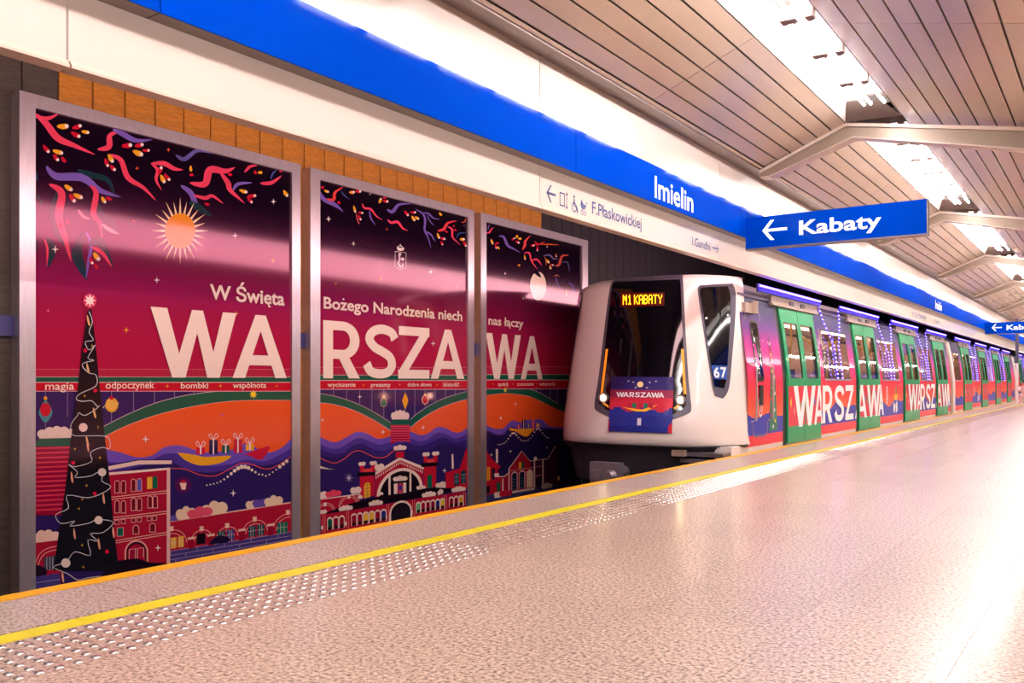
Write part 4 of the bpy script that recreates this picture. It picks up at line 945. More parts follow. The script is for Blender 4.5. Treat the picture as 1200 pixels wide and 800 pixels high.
for x0, yb, c in ((478,592,(24,30,50)),(548,580,(24,34,50)),(620,572,(240,210,170))): a.arch(H6,x0-6,x0+54,yb,yb-8,170,(236,180,180)); a.arch(H6,x0,x0+46,yb,yb-8,158,c)
for x0, yb in ((478,592),(548,580),(620,572)):
    for g in range(4): a.ln(H6, [(x0+2,yb-14-g*28),(x0+44,yb-18-g*28)], 3, (60,130,150) if x0 < 600 else (170,120,100), False)
a.pg(H6, [(542,334),(566,330),(566,388),(542,392)], (240,160,40)); a.pg(H6, [(568,330),(592,328),(592,384),(568,388)], (14,80,60)); a.arch(H6,705,755,590,580,112,(40,22,40)); a.circ(H6,698,295,16,CRE)
a.pg(H6, [(228,640),(470,600),(900,540),(1110,500),(1110,900),(228,900)], (54,50,96)); a.cloud(H6,315,370,668,660,62,CRE,2); a.cloud(H6,365,470,655,640,58,(196,30,60),3)
a.ln(H6, [(480,612),(690,578)], 20, (226,206,190), False); a.cloud(H6,760,850,582,570,54,(190,170,160),3); a.circ(H6,914,482,13,(226,200,170),22)
for x, y in ((303,160),(485,158),(712,156)): a.star(H5, x, y, 8, YEL)
finish(t, a, (('W',568.6,610),('A',610,635.5)), [
    ('nas łączy', 572, 378.7, 613, 384.8, 10.5, .02), ('spokój', 583.5, 452, 595, 452, 4.6, .006), ('zrozumienie', 605.6, 451.8, 625, 451.8, 4.4, .006), ('wdzięczność', 632, 451.6, 650.5, 451.6, 4.4, .006)])
# thin cable duct seen in the gap between the left and middle posters

# ------------------------------------------------------------------ metro train
XSIDE = -.10
def sx(z, far=False):
    """platform-side body surface: upright to the waist, then leaning inwards"""
    x = XSIDE - (max(0, z-1.0)**1.25)*.135
    return -2.84-XSIDE*2-(x) if False else ((-2.84-(x-XSIDE)*1 + 0.0) if far else x)
def sy(px): return atX(px, 440, XSIDE)[0]
SKIRT, WIN0, WIN1, BTOP = .21, .97, 1.86, 2.14
STOPS = [(2.3,(26,20,66)),(1.95,(40,26,86)),(1.7,(110,44,136)),(1.45,(200,20,146)),(1.2,(236,6,118)),(.98,(236,16,76)),(.8,(234,44,52)),(.55,(236,92,40)),(.0,(236,92,40))]
def grad(z):
    for (za, ca), (zb, cb) in zip(STOPS[:-1], STOPS[1:]):
        if za >= z >= zb:
            t = (za-z)/(za-zb); return tuple(ca[i]+(cb[i]-ca[i])*t for i in range(3))
    return STOPS[0][1]
BLUE_W, RED_S = (40,44,168), (222,36,58)
def otop(y): return .60+.05*math.sin(y*2.4)+.05*math.sin(y*5.1+1)
def body_section(mb, y0, y1, z_lo, z_hi, y_ref=None, far=False):
    """a stretch of printed body side between two heights, waves of orange and blue over a red skirt"""
    n = max(1, int((y1-y0)/.12)); base = [0.06, SKIRT, .3, 'b', .7, .85, .98, 1.2, 1.45, 1.7, 1.86, 1.95, 2.14]
    for i in range(n):
        ya, yb = y0+(y1-y0)*i/n, y0+(y1-y0)*(i+1)/n
        la = [otop(ya)-.1 if q == 'b' else q for q in base]; lb = [otop(yb)-.1 if q == 'b' else q for q in base]
        for j in range(len(base)-1):
            za0, za1, zb0, zb1 = [min(max(v, z_lo), z_hi) for v in (la[j], la[j+1], lb[j], lb[j+1])]
            if za1-za0 < 1e-4 and zb1-zb0 < 1e-4: continue
            q = [(sx(za0, far), ya, za0), (sx(zb0, far), yb, zb0), (sx(zb1, far), yb, zb1), (sx(za1, far), ya, za1)]
            if base[j] == .06: c = RED_S
            elif j < 3: c = BLUE_W
            else: c = [grad(za0), grad(zb0), grad(zb1), grad(za1)]
            mb.poly(q, c)
def frame_pts(y0, y1, z0, z1, r=.06, n=4, off=0):
    pts = []
    for cy, cz, a0 in ((y1-r, z1-r, 0), (y0+r, z1-r, 90), (y0+r, z0+r, 180), (y1-r, z0+r, 270)):
        for i in range(n+1):
            a = math.radians(a0+90*i/n); pts.append((cy+r*math.cos(a), cz+r*math.sin(a)))
    return pts
def on_side(pts, off=0): return [(sx(z)+off, y, z) for y, z in pts]
def ring_side(mb, o, i, off=0, col=None):
    A, B = on_side(o, off), on_side(i, off); n = len(A)
    for k in range(n): mb.poly([A[k], A[(k+1) % n], B[(k+1) % n], B[k]], col)
def win_part(t, y0, y1, z0=WIN0+.01, z1=WIN1, r=.05):
    w_ = MB(); ring_side(w_, frame_pts(y0, y1, z0, z1, r), frame_pts(y0+.035, y1-.035, z0+.035, z1-.035, r*.8), .004); w_ = w_.build('window', M['black'], t)
    g = MB(); g.poly(on_side(frame_pts(y0+.03, y1-.03, z0+.03, z1-.03, r*.8), -.004)); g.build('pane', M['glass'], w_)
    s = MB(); s.box(sx(z0)-.005, sx(z0)+.015, y0+.03, y1-.03, z0-.012, z0+.02); s.build('sill', M['alu'], w_)
DW = 1.80
DOORS0 = [13.24, 17.66, 22.08, 26.50]
DOOR_L = {0: 'W', 1: 'V'}
def strokes_on(mb, ch, y0, y1, z0, z1, lim0, lim1, off, k0=0):
    k = k0
    for q in letter(ch):
        p = [(y0+(y1-y0)*u, z0+(z1-z0)*v) for u, v in q]; p = clip_rect(p, (lim0, lim1, -9, 9))
        if p: k += 1; mb.poly([(sx(z)+off+k*.0002, y, z) for y, z in p])
def side_door(t, y0, words, stripes=True, idx=0):
    ZT = 2.08
    # opening edge with dark seal
    for a, b in ((y0-.16, y0), (y0+DW, y0+DW+.03)):
        s = MB()
        for z_a, z_b in zip((.0, 1.0, 1.3, 1.6, 1.9), (1.0, 1.3, 1.6, 1.9, 2.1)):
            s.poly([(sx(z_a)-.0, a, z_a), (sx(z_a), b, z_a), (sx(z_b), b, z_b), (sx(z_b), a, z_b)])
            s.poly([(sx(z_a), b, z_a), (sx(z_a)-.08, b, z_a), (sx(z_b)-.08, b, z_b), (sx(z_b), b, z_b)])
        s.build('door_seal', M['seal'], t)
    for j in (0, 1):
        a, b = y0+j*DW/2+.008, y0+(j+1)*DW/2-.008
        off = .025
        wy0, wy1 = (a+.13, b-.09) if j == 0 else (a+.09, b-.13)
        outer = frame_pts(a, b, .02, ZT, .012, 1); n = len(outer)
        mb = MB()
        # leaf: frame round the glass, lower panel, edges
        zs = [.02, .22, .5, .93, 1.0, 1.15, 1.3, 1.45, 1.6, 1.75, 1.86, ZT]
        for z_a, z_b in zip(zs[:-1], zs[1:]):
            for c, d in (((a, b),) if (z_b <= 1.0 or z_a >= 1.86) else ((a, wy0), (wy1, b))):
                mb.poly([(sx(z_a)+off, c, z_a), (sx(z_a)+off, d, z_a), (sx(z_b)+off, d, z_b), (sx(z_b)+off, c, z_b)])
            for e_, sg in ((a, 1), (b, -1)): mb.poly([(sx(z_a)+off, e_, z_a), (sx(z_a)-.03, e_, z_a), (sx(z_b)-.03, e_, z_b), (sx(z_b)+off, e_, z_b)])
        leaf = mb.build('door_leaf', M['green'], t)
        g = MB(); g.poly([(sx(z)+off-.01, y, z) for y, z in ((wy0, 1.0), (wy1, 1.0), (wy1, 1.43), (wy1, 1.86), (wy0, 1.86), (wy0, 1.43))]); g.build('door_glass', M['glass'], leaf)
        g = MB(); go = [(wy0, 1.0), (wy1, 1.0), (wy1, 1.43), (wy1, 1.86), (wy0, 1.86), (wy0, 1.43)]; gi = [(wy0+.022, 1.01), (wy1-.022, 1.01), (wy1-.022, 1.43), (wy1-.022, 1.85), (wy0+.022, 1.85), (wy0+.022, 1.43)]
        ring_side(g, go, gi, off+.001)
        g.build('glass_gasket', M['black'], leaf)
        p = MB(); p.poly([(sx(z)+off+.001, y, z) for y, z in ((a+.03, .27), (b-.01, .27), (b-.01, .88), (a+.03, .88))], (214, 34, 60))
        if stripes:
            for u, c in ((.12, (246,180,40)), (.55, (40,110,190)), (.8, (60,170,110)), (.33, (240,120,140))):
                yy = a+.05+u*(b-a-.1); zz = .42+.25*((u*7+j*3+idx) % 1); p.poly([(sx(.5)+off+.0016, yy, zz-.09), (sx(.5)+off+.0016, yy+.05, zz), (sx(.5)+off+.0016, yy, zz+.09), (sx(.5)+off+.0016, yy-.05, zz)], c)
        p.build('leaf_print', M['wrap'], leaf)
        for n_, (ch, la, lb) in enumerate(words):
            L = MB(); strokes_on(L, ch, la, lb, .245, .885, a, b, off+.002, n_*5)
            if L.v: L.build('letter', M['wrap_white'], leaf)
    h = MB(); h.box(sx(2.1)-.05, sx(2.1)+.06, y0-.34, y0+DW+.25, 2.09, 2.12)
    h.box(sx(2.1)-.05, sx(2.1)+.035, y0-.34, y0+DW+.25, 2.12, 2.24)
    hd = h.build('door_header', M['beige_head'], t)
    for u in (.3, .62): k_ = MB(); k_.box(sx(2.1)+.035, sx(2.1)+.05, y0+u*DW, y0+u*DW+.2, 2.14, 2.2); k_.build('header_latch', M['surround'], hd)
M['wrap_white'] = mat('white_wrap_lettering', (255, 252, 252), .5, coat=.2)
SEGL = [('R', 1.96, 2.56), ('S', 2.70, 3.32), ('Z', 3.44, 4.04)]   # offsets from a W door
WORDS = lambda b: [('W', b+.28, b+1.46), ('A', b+1.38, b+1.96)] + [(c, b+p, b+q) for c, p, q in SEGL] + [('A', b+4.16, b+5.0), ('W', b+5.0, b+6.15), ('A', b+5.98, b+6.62)]
def car_shell(t, ya, yb, doors, words, tree=None, far_plain=True):
    """body side with openings, far side, roof, floor, interior"""
    walls = MB(); spans = []; cur = ya
    for d in doors: spans.append((cur, d-.16)); cur = d+DW+.03
    spans.append((cur, yb)); wins = []
    for i, (a, b) in enumerate(spans):
        if b-a < .3: continue
        if 1.8 < b-a < 3.2:
            w0, w1 = a+.28, b-.40; wins.append((w0, w1))
            body_section(walls, a, w0, .06, BTOP); body_section(walls, w1, b, .06, BTOP)
            body_section(walls, w0, w1, .06, WIN0+.01); body_section(walls, w0, w1, WIN1, BTOP)
        else: body_section(walls, a, b, .06, BTOP)
    body_section(walls, ya, yb, .06, BTOP, far=True)
    walls.build('body_side', M['wrap'], t)
    for w0, w1 in wins: win_part(t, w0, w1)
    for n_, (ch, la, lb) in enumerate(words):
        for a, b in spans:
            L = MB(); strokes_on(L, ch, la, lb, .245, .885, a, b, .003, n_*5)
            if L.v: L.build('letter', M['wrap_white'], t)
    # roof: shallow barrel
    r = MB(); xs_ = [sx(BTOP)+.0, sx(BTOP)-.03, sx(BTOP)-.12, -1.0, -1.42, -1.84, -2.84-(sx(BTOP)-XSIDE)+.12-.0, -2.84-(sx(BTOP)-XSIDE)+.03, -2.84-(sx(BTOP)-XSIDE)]
    zs_ = [BTOP, 2.24, 2.33, 2.42, 2.44, 2.42, 2.33, 2.24, BTOP]
    for i in range(8): r.poly([(xs_[i], ya, zs_[i]), (xs_[i], yb, zs_[i]), (xs_[i+1], yb, zs_[i+1]), (xs_[i+1], ya, zs_[i+1])])
    r.build('roof', M['roof'], t, True)
    g = MB(); g.box(sx(BTOP)-.02, sx(BTOP)+.02, ya, yb, BTOP-.005, BTOP+.03); g.build('gutter', M['lilac_trim'], t)
    u = MB(); u.box(-2.7, -.22, ya+.1, yb-.1, -.12, .06); u.box(-2.4, -.5, ya+2.6, ya+5.2, -1.0, -.12); u.box(-2.4, -.5, yb-5.2, yb-2.6, -1.0, -.12); u.box(-2.5, -.4, ya+6.5, yb-6.5, -.8, -.12)
    u.build('underframe', M['dark_under'], t)
    s = MB(); s.box(XSIDE-.06, XSIDE-.005, ya, yb, -.05, .06); s.build('gap_light_strip', M['skirt_white'], t)  # white strip stands in for the light in the platform gap
    # interior
    f = MB(); f.box(-2.7, -.2, ya+.1, yb-.1, .06, .1); f.build('interior_floor', M['surround'], t)
    iw = MB(); iw.box(-2.66, -2.6, ya+.2, yb-.1, .1, 2.05); iw.box(-2.6, -.45, ya+.3, ya+.34, .1, 2.1); iw.box(-2.6, -.45, yb-.34, yb-.3, .1, 2.1); iw.box(-2.6, -.35, ya+.3, yb-.3, 2.12, 2.14)
    iw.build('interior_lining', M['pink_wall'], t)
    lp = MB(); lp.box(-1.75, -1.6, ya+.6, yb-.6, 2.09, 2.115); lp.box(-1.1, -.95, ya+.6, yb-.6, 2.09, 2.115); lp.build('interior_lamp', M['int_lamp'], t)
    for w0, w1 in wins:
        b_ = MB(); b_.box(-2.6, -2.15, w0-.1, w1+.1, .5, .58); b_.box(-2.6, -2.5, w0-.1, w1+.1, .58, 1.25); b_.build('seat_row', M['seat_blue'], t)
        b_ = MB(); b_.box(-2.6, -2.58, w0, w1, 1.1, 1.8); b_.build('far_window', M['surround'], t)
        b_ = MB(); b_.box(-.75, -.3, w0-.1, w1+.1, .5, .58); b_.box(-.36, -.28, w0-.1, w1+.1, .58, .95); b_.build('seat_row', M['seat_blue'], t)
    for d in doors:
        for yy in (d-.12, d+DW+.1):
            pl = MB(); pl.tube([(-.62, yy, .1), (-.66, yy, .9), (-.60, yy, 1.7), (-.62, yy, 2.1)], .018, 8); pl.build('grab_pole', M['yellow_pole'], t)
        pl = MB(); pl.tube([(-.9, d+.2, 1.75), (-1.1, d+1.0, 1.62), (-.9, d+1.6, 1.8)], .02, 8); pl.tube([(-1.1, d+1.0, 1.62), (-1.3, d+.3, 1.9)], .02, 8); pl.build('hand_rail', M['yellow_pole'], t)
        pn = MB(); pn.box(-1.3, -1.26, d+1.05, d+1.75, .1, 2.05); pn.build('partition', M['pink_wall'], t)
        pn = MB(); pn.box(-1.8, -1.76, d+.0, d+.6, .1, 1.5); pn.build('partition', M['brown_wall'], t)
M['roof'] = mat('dark_blue_roof', (34, 28, 58), .4)
M['lilac_trim'] = mat('lilac_grey_trim', (110, 96, 132), .35, .3)
def emblem(mb, y, z, s, off=.004):
    for i in range(14):
        a, b = 2*math.pi*i/14, 2*math.pi*(i+1)/14
        mb.poly([(sx(z)+off, y+.5*s*r*math.cos(g), z+s*r*math.sin(g)) for r, g in ((1, a), (1, b), (.8, b), (.8, a))])
    for q in strip(smooth([(.2,.5),(-.1,.45),(-.25,.2),(.1,.0),(.2,-.3),(-.05,-.5)], 3), .22, .2): mb.poly([(sx(z)+off, y+p[0]*s*.6, z+p[1]*s) for p in q])
def gift_boat(mb, y, z, s, off=.004):
    def P_(pts, c):
        mb.k = getattr(mb, 'k', 0)+1; mb.poly([(sx(z)+off+mb.k*.0003, y+a*s, z+b*s) for a, b in pts], c)
    P_([(-.5,.05),(.5,.15),(.3,-.2),(-.25,-.2)], (246,190,40)); P_([(-.3,.1),(-.1,.1),(-.1,.5),(-.3,.5)], (240,130,60)); P_([(.0,.1),(.2,.1),(.2,.55),(.0,.55)], (60,150,110)); P_([(-.55,-.25),(-.1,-.5),(-.3,-.9),(-.6,-.75)], (246,240,240)); P_([(-.05,-.4),(.35,-.2),(.45,-.75),(.05,-.9)], (246,240,240))

def metro_car(name, label, ya, yb, doors, words, arts):
    t = thing(name, label, 'train car', (-1.47, ya, -1.1), 'cars of the metro train')
    car_shell(t, ya, yb, doors, words)
    for i, d in enumerate(doors): side_door(t, d, words, idx=i)
    if arts:
        mb = MB(); mbw = MB()
        for kind, y, z, s in arts:
            mb = MB(); mbw = MB()
            if kind == 'emblem': emblem(mbw, y, z, s)
            elif kind == 'gifts': gift_boat(mb, y, z, s)
            elif kind == 'tree':
                mb.poly([(sx(q)+.004, y+u, q) for u, q in ((-.16, .24), (.2, .24), (.1, 1.0), (.06, 1.4), (.02, 1.62), (-.03, 1.4), (-.1, 1.0))], (10, 110, 84))
                for j in range(16): 
                    q = .3+j*.08; u = .1*math.sin(j*2.3)*(1.5-q); mb.poly([(sx(q)+.006, y+u+.03*math.cos(g), q+.03*math.sin(g)) for g in [k*math.pi/3 for k in range(6)]], [(246,240,240),(250,200,50),(220,30,60)][j % 3])
            elif kind == 'sun':
                for j in range(16):
                    a_ = 2*math.pi*j/16; mb.poly([(sx(z+r*s*math.sin(g))+.004, y+r*s*.9*math.cos(g), z+r*s*math.sin(g)) for r, g in ((.45, a_-.12), (1, a_), (.45, a_+.12))], (250, 230, 232))
            elif kind == 'dots':
                for j in range(10):
                    yy, zz = y+random.uniform(-s, s), z+random.uniform(-.3, .3); mb.poly([(sx(zz)+.004, yy+.018*math.cos(g), zz+.018*math.sin(g)) for g in [k*math.pi/2 for k in range(4)]], (250, 210, 225))
            nm = {'tree':'printed_tree','gifts':'printed_gift_boat','sun':'printed_sun','dots':'printed_snow','emblem':'printed_emblem'}[kind]
            if mb.v: tag(mb.build(nm, M['wrap'], t), kind='stuff' if kind == 'dots' else None)
            if mbw.v: mbw.build(nm, M['wrap_white'], t)
    return t
b1 = 13.24
lead = metro_car('metro_car', 'leading car of the metro train with white front mask and destination display', 11.58, 28.9, DOORS0, WORDS(b1)+WORDS(b1+8.84),
    [('tree', 12.62, 1, 1), ('emblem', 12.08, .62, .17), ('sun', 15.33, 1.45, .34), ('emblem', 20.2, .66, .2), ('gifts', 21.1, .62, .42), ('dots', 12.3, 1.3, .4), ('dots', 15.2, 1.2, .2), ('dots', 17.1, 1.2, .3), ('dots', 21.6, 1.1, .3)])
car2 = metro_car('metro_car', 'second car of the metro train, behind the brown car end, wrapped in red and blue', 29.5, 48.3, [31.65, 36.07, 40.5, 44.9], [], [('emblem', 34.2, .62, .17), ('gifts', 35.2, .6, .4), ('dots', 35, 1.2, .5), ('dots', 39, 1.2, .5)])
car3 = metro_car('metro_car', 'farthest visible car of the metro train, at the right edge', 48.9, 67.8, [51.1, 55.5, 59.9, 64.3], [], [])
# car ends: vestibule bellows and rounded beige end frames
for ya in (28.9, 48.3):
    t = thing('gangway', 'dark folded gangway between ' + ('the first and second train cars' if ya < 30 else 'the second and third train cars'), 'gangway', (-1.47, ya+.3, 0))
    mb = MB()
    for k in range(4): y = ya+.13+k*.09; mb.box(-2.5, -.45, y, y+.06, .05, 2.3)
    mb.build('bellows', M['seal'], t)
    for k, yy in enumerate((ya+.05, ya+.47)):
        mb = MB(); mb.tube([(XSIDE-.0, yy+.05, -.02), (XSIDE+.0, yy+.05, .9), (sx(1.7), yy+.04, 1.7), (sx(2.1)-.02, yy+.03, 2.12), (sx(2.1)-.3, yy+.03, 2.34)], .055, 8); mb.build('end_pillar', M['beige_head'] if k == 0 else M['skirt_white'], t)

# ---- cab side: narrow door with window, handles, marker lamp
def rpoly(y0, y1, z0, z1, r, off): return on_side(frame_pts(y0, y1, z0, z1, r), off)
cy0, cy1 = 11.78, 12.36
mb = MB(); ring_side(mb, frame_pts(cy0-.03, cy1+.03, .18, 2.0, .12), frame_pts(cy0, cy1, .21, 1.97, .1), .006); cabd = mb.build('cab_door', M['lilac_trim'], lead)
mb = MB(); mb.poly(rpoly(11.92, 12.2, .98, 1.78, .06, .007)); mb.build('door_glass', M['cab_glass'] if 'cab_glass' in M else M['black_gloss'], cabd)
mb = MB(); ring_side(mb, frame_pts(11.89, 12.23, .95, 1.81, .08), frame_pts(11.92, 12.2, .98, 1.78, .06), .009); mb.build('glass_gasket', M['black'], cabd)
mb = MB(); mb.box(XSIDE, XSIDE+.02, 12.02, 12.16, .62, .9); mb.build('door_lock', M['black'], cabd)
for yy in (11.72, 12.42):
    mb = MB(); mb.tube([(XSIDE-.01, yy, .4), (XSIDE+.07, yy, .42), (XSIDE+.075, yy, .8), (XSIDE+.07, yy, 1.16), (XSIDE-.01, yy-.08, 1.19)], .014, 8); mb.build('grab_handle', M['alu'], lead)
mb = MB(); mb.box(sx(2.05)-.02, sx(2.05)+.06, 11.72, 12.02, 1.9, 2.04); mb.tube([(sx(2.05)+.06, 12.05, 1.9), (sx(2.05)+.06, 12.05, 2.07)], .06, 10); mb.build('side_camera', M['beige_head'], lead)

# ---- front mask
ZM0, ZM1 = .10, 2.34
bot = [(-.10,11.66),(-.10,11.36),(-.27,11.02),(-.52,10.74),(-.80,10.61),(-1.12,10.54),(-1.47,10.51)]
top = [(-.27,11.86),(-.27,11.56),(-.40,11.28),(-.62,11.05),(-.86,10.95),(-1.14,10.89),(-1.47,10.87)]
XM = -1.47
def full(o): return o + [(2*XM-x, y) for x, y in reversed(o[:-1])]
bo, to = smooth(full(bot), 5), smooth(full(top), 5)
rows_z = [ZM0, .14, .22, .34, .5, .7, .9, 1.1, 1.3, 1.5, 1.7, 1.9, 2.05, 2.16, 2.25, 2.32, 2.37, 2.41]
mask = MB(); nb = len(bo)
for z in rows_z:
    t_ = (z-ZM0)/(ZM1-ZM0); bul = -.05*math.exp(-((z-.42)/.28)**2) + (.05 if z < .12 else 0)
    inn = max(0, (z-2.25)/.16)**2*.16
    for (x0, y0_), (x1, y1_) in zip(bo, to):
        x = x0+(x1-x0)*t_**1.3; y = y0_+(y1_-y0_)*t_**1.15+bul*(1-abs((x-XM)/1.4)**2*.6)
        mask.v.append((XM+(x-XM)*(1-inn*.55), y+inn*1.6, z + (0 if z > .3 else -.0)))
nr = len(rows_z)
for r in range(nr-1):
    for k in range(nb-1): mask.face((r*nb+k, (r+1)*nb+k, (r+1)*nb+k+1, r*nb+k+1))
bvh = BVHTree.FromPolygons([Vector(v) for v in mask.v], mask.f)
mo = mask.build('front_mask', M['mask'], lead, True)
# dome joining the mask to the roof
dm = MB(); lastr = [mask.v[(nr-1)*nb+k] for k in range(nb)]
for s_ in range(7):
    u = s_/6
    for (x, y, z) in lastr:
        dm.v.append((XM+(x-XM)*(1-.0*u), y+(12.3-y)*u*.9 if y < 12.3 else y, z+.05*math.sin(u*math.pi/2)*(1-((x-XM)/1.4)**2)))
for s_ in range(6):
    for k in range(nb-1): dm.face((s_*nb+k, (s_+1)*nb+k, (s_+1)*nb+k+1, s_*nb+k+1))
dm.build('roof_dome', M['surround'], lead, True)
ORI = Vector((CX, 0, CZ))
def hit(px, py, off):
    d = ray(px, py); loc, nor, i, dist = bvh.ray_cast(ORI, d)
    if loc is None: return None
    if nor.dot(d) > 0: nor = -nor
    return loc+nor*off
def drape(name, m, rows, n, off, parent, mirror=False, smooth_=True, k=6):
    """patch that follows the mask: rows of (left px, right px) corner pairs, from top to bottom"""
    L = smooth([r[0] for r in rows], k); R = smooth([r[1] for r in rows], k); mb = MB(); idx = {}
    for i, (a, b) in enumerate(zip(L, R)):
        for j in range(n+1):
            u = j/n; p = hit(a[0]+(b[0]-a[0])*u, a[1]+(b[1]-a[1])*u, off)
            if p is not None: idx[i, j] = len(mb.v); mb.v.append((2*XM-p.x if mirror else p.x, p.y, p.z))
    for i in range(len(L)-1):
        for j in range(n):
            q = [(i, j), (i+1, j), (i+1, j+1), (i, j+1)]
            if all(c in idx for c in q): mb.face([idx[c] for c in q])
    return mb.build(name, m, parent, smooth_)
# graphite surround, then the dark windscreen inside it
drape('windscreen_surround', M['surround'], [((733,322),(799,319)),((722,326),(800,323)),((716.5,333),(800.5,330)),((713,350),(801.5,350)),((708,390),(803.5,390)),((702,440),(806.5,440)),((698.5,462),(809,466)),((697,474),(810,477)),((699,481),(807.5,484)),((714,488.5),(790,491)),((722,490),(784,492))], 14, .006, lead)
ws = drape('windscreen', M['black_gloss'], [((721,331),(796,328)),((718.5,334),(797.5,332)),((716,350),(798.5,350)),((711.5,390),(800,390)),((706,440),(803,440)),((703,462),(804,466)),((702.5,471),(803.5,474)),((706,477),(799,480)),((716,482),(790,485)),((724,484),(784,486))], 14, .012, lead)
for pl, pr in ((((710.8,409),(704.6,462)),((713.4,409),(707.2,462))),(((798.3,409),(801.2,462)),((801.2,409),(804.2,462)))):
    drape('marker_strip', M['orange_strip'], [(pl[0], pr[0]), (pl[1], pr[1])], 1, .018, lead, k=10)
for a in ((704,469,714,477),(790,479,802,471)):
    drape('marker_strip', M['orange_strip'], [((a[0],a[1]-1.2),(a[2],a[3]-1.2)),((a[0],a[1]+1),(a[2],a[3]+1))], 3, .018, lead, k=2)
for x, y in ((708.8,466.5),(797.5,469)):
    p = hit(x, y, .03); h = MB(); h.tube([(p.x, p.y+.03, p.z), (p.x, p.y-.012, p.z)], [.062, .07], 20); hl = h.build('headlight', M['alu'], lead)
    h = MB(); h.sphere((p.x, p.y-.008, p.z), .046, 12, 6, sc=(1, .35, 1)); h.build('lens', M['head'], hl)
# printed banner stuck on the lower windscreen
def dmap(corners, off):
    (tl_, tr_, bl_, br_) = corners
    def fn(u, v):
        x = (tl_[0]*(1-u)+tr_[0]*u)*v+(bl_[0]*(1-u)+br_[0]*u)*(1-v); y = (tl_[1]*(1-u)+tr_[1]*u)*v+(bl_[1]*(1-u)+br_[1]*u)*(1-v)
        p = hit(x, y, off); return tuple(p) if p is not None else (XM, 10.6, .5)
    return fn
cor = ((717.5,441.5),(790,442),(714,505),(787.5,507.5))
fb = dmap(cor, .026); bn = MB(); NU, NV = 16, 18
def bcol(u, v):
    wv = .40+.03*math.sin(u*14)
    if v < wv: return (30, 40, 140)
    if v < .62: return (204, 34, 62)
    if v < .76: return (150, 30, 74)
    return (44, 32, 108)
vs_ = [0, .1, .2, .3, .36, .40, .44, .5, .56, .62, .68, .76, .82, .88, .94, 1.0]
for j in range(len(vs_)-1):
    for i in range(NU):
        u0, u1 = i/NU, (i+1)/NU; v0, v1 = vs_[j], vs_[j+1]
        bn.poly([fb(u0, v0), fb(u1, v0), fb(u1, v1), fb(u0, v1)], bcol((u0+u1)/2, (v0+v1)/2))
fb2 = dmap(cor, .030)
def bp(pts, c): bn.poly([fb2(u, v) for u, v in pts], c)
bp([(.20,.44),(.5,.40),(.76,.50),(.66,.42),(.58,.37),(.42,.365)], (246,180,40))
for u, c in ((.36,(20,120,90)),(.54,(20,120,90)),(.28,(180,30,60)),(.46,(180,30,60)),(.63,(180,30,60))): bp([(u,.43),(u+.06,.43),(u+.06,.52),(u,.52)], c)
bp([(.45,.12),(.51,.12),(.51,.25),(.45,.25)], (236,226,236)); bp([(.94,0),(1,0),(1,.2),(.94,.12)], (214,20,50)); bp([(0,0),(.015,0),(.015,.2),(0,.2)], (214,20,50))
bp([(.47+.05*math.cos(g), .86+.055*math.sin(g)) for g in [k*math.pi/6 for k in range(12)]], (255,220,160))
for u, v in ((.28,.92),(.36,.9),(.62,.9),(.72,.92),(.4,.8),(.58,.8)): bp([(u,v-.012),(u+.02,v),(u,v+.012),(u-.02,v)], (240,230,230))
banner = bn.build('front_banner', M['wrap'], lead)
L = MB(); words_ = [('W',0,.155),('A',.135,.25),('R',.262,.355),('S',.372,.465),('Z',.48,.58),('A',.585,.70),('W',.69,.85),('A',.83,.95)]
fb3 = dmap(cor, .033)
for ch, a, b in words_:
    for q in letter(ch): L.poly([fb3(.10+.80*(a+(b-a)*u), .625+.09*v) for u, v in q])
L.build('lettering', M['wrap_white'], banner)
# destination display behind the screen
fd = dmap(((729,345),(778,344.5),(729,358.5),(778,357)), .022); dd = MB()
for i in range(8): dd.poly([fd(i/8-.02, -.12), fd((i+1)/8+.02*(i == 7), -.12), fd((i+1)/8+.02*(i == 7), 1.12), fd(i/8-.02*(i == 0), 1.12)])
dsp = dd.build('destination_display', M['led_red'], lead)
FONT = {'M':'10001 11011 10101 10101 10001 10001 10001','1':'00100 01100 00100 00100 00100 00100 01110','K':'10001 10010 10100 11000 10100 10010 10001','A':'01110 10001 10001 11111 10001 10001 10001','B':'11110 10001 10001 11110 10001 10001 11110','T':'11111 00100 00100 00100 00100 00100 00100','Y':'10001 10001 01010 00100 00100 00100 00100',' ':'0 0 0 0 0 0 0'}
fd2 = dmap(((731,346),(776.5,345.5),(731,357.5),(776.5,356)), .026); d2 = MB(); x = 0; cells = []
for ch in 'M1 KABATY':
    rws = FONT[ch].split(); wch = len(rws[0]) if ch != ' ' else 1
    for r_, row in enumerate(rws):
        for c_, v in enumerate(row):
            if v == '1': cells.append((x+c_, 6-r_))
    x += wch+1
W_ = x-1
for a, b in cells:
    d2.poly([fd2((a+.04)/W_, (b+.06)/7), fd2((a+.96)/W_, (b+.06)/7), fd2((a+.96)/W_, (b+.92)/7), fd2((a+.04)/W_, (b+.92)/7)])
d2.build('lettering', M['led_amber'], dsp)
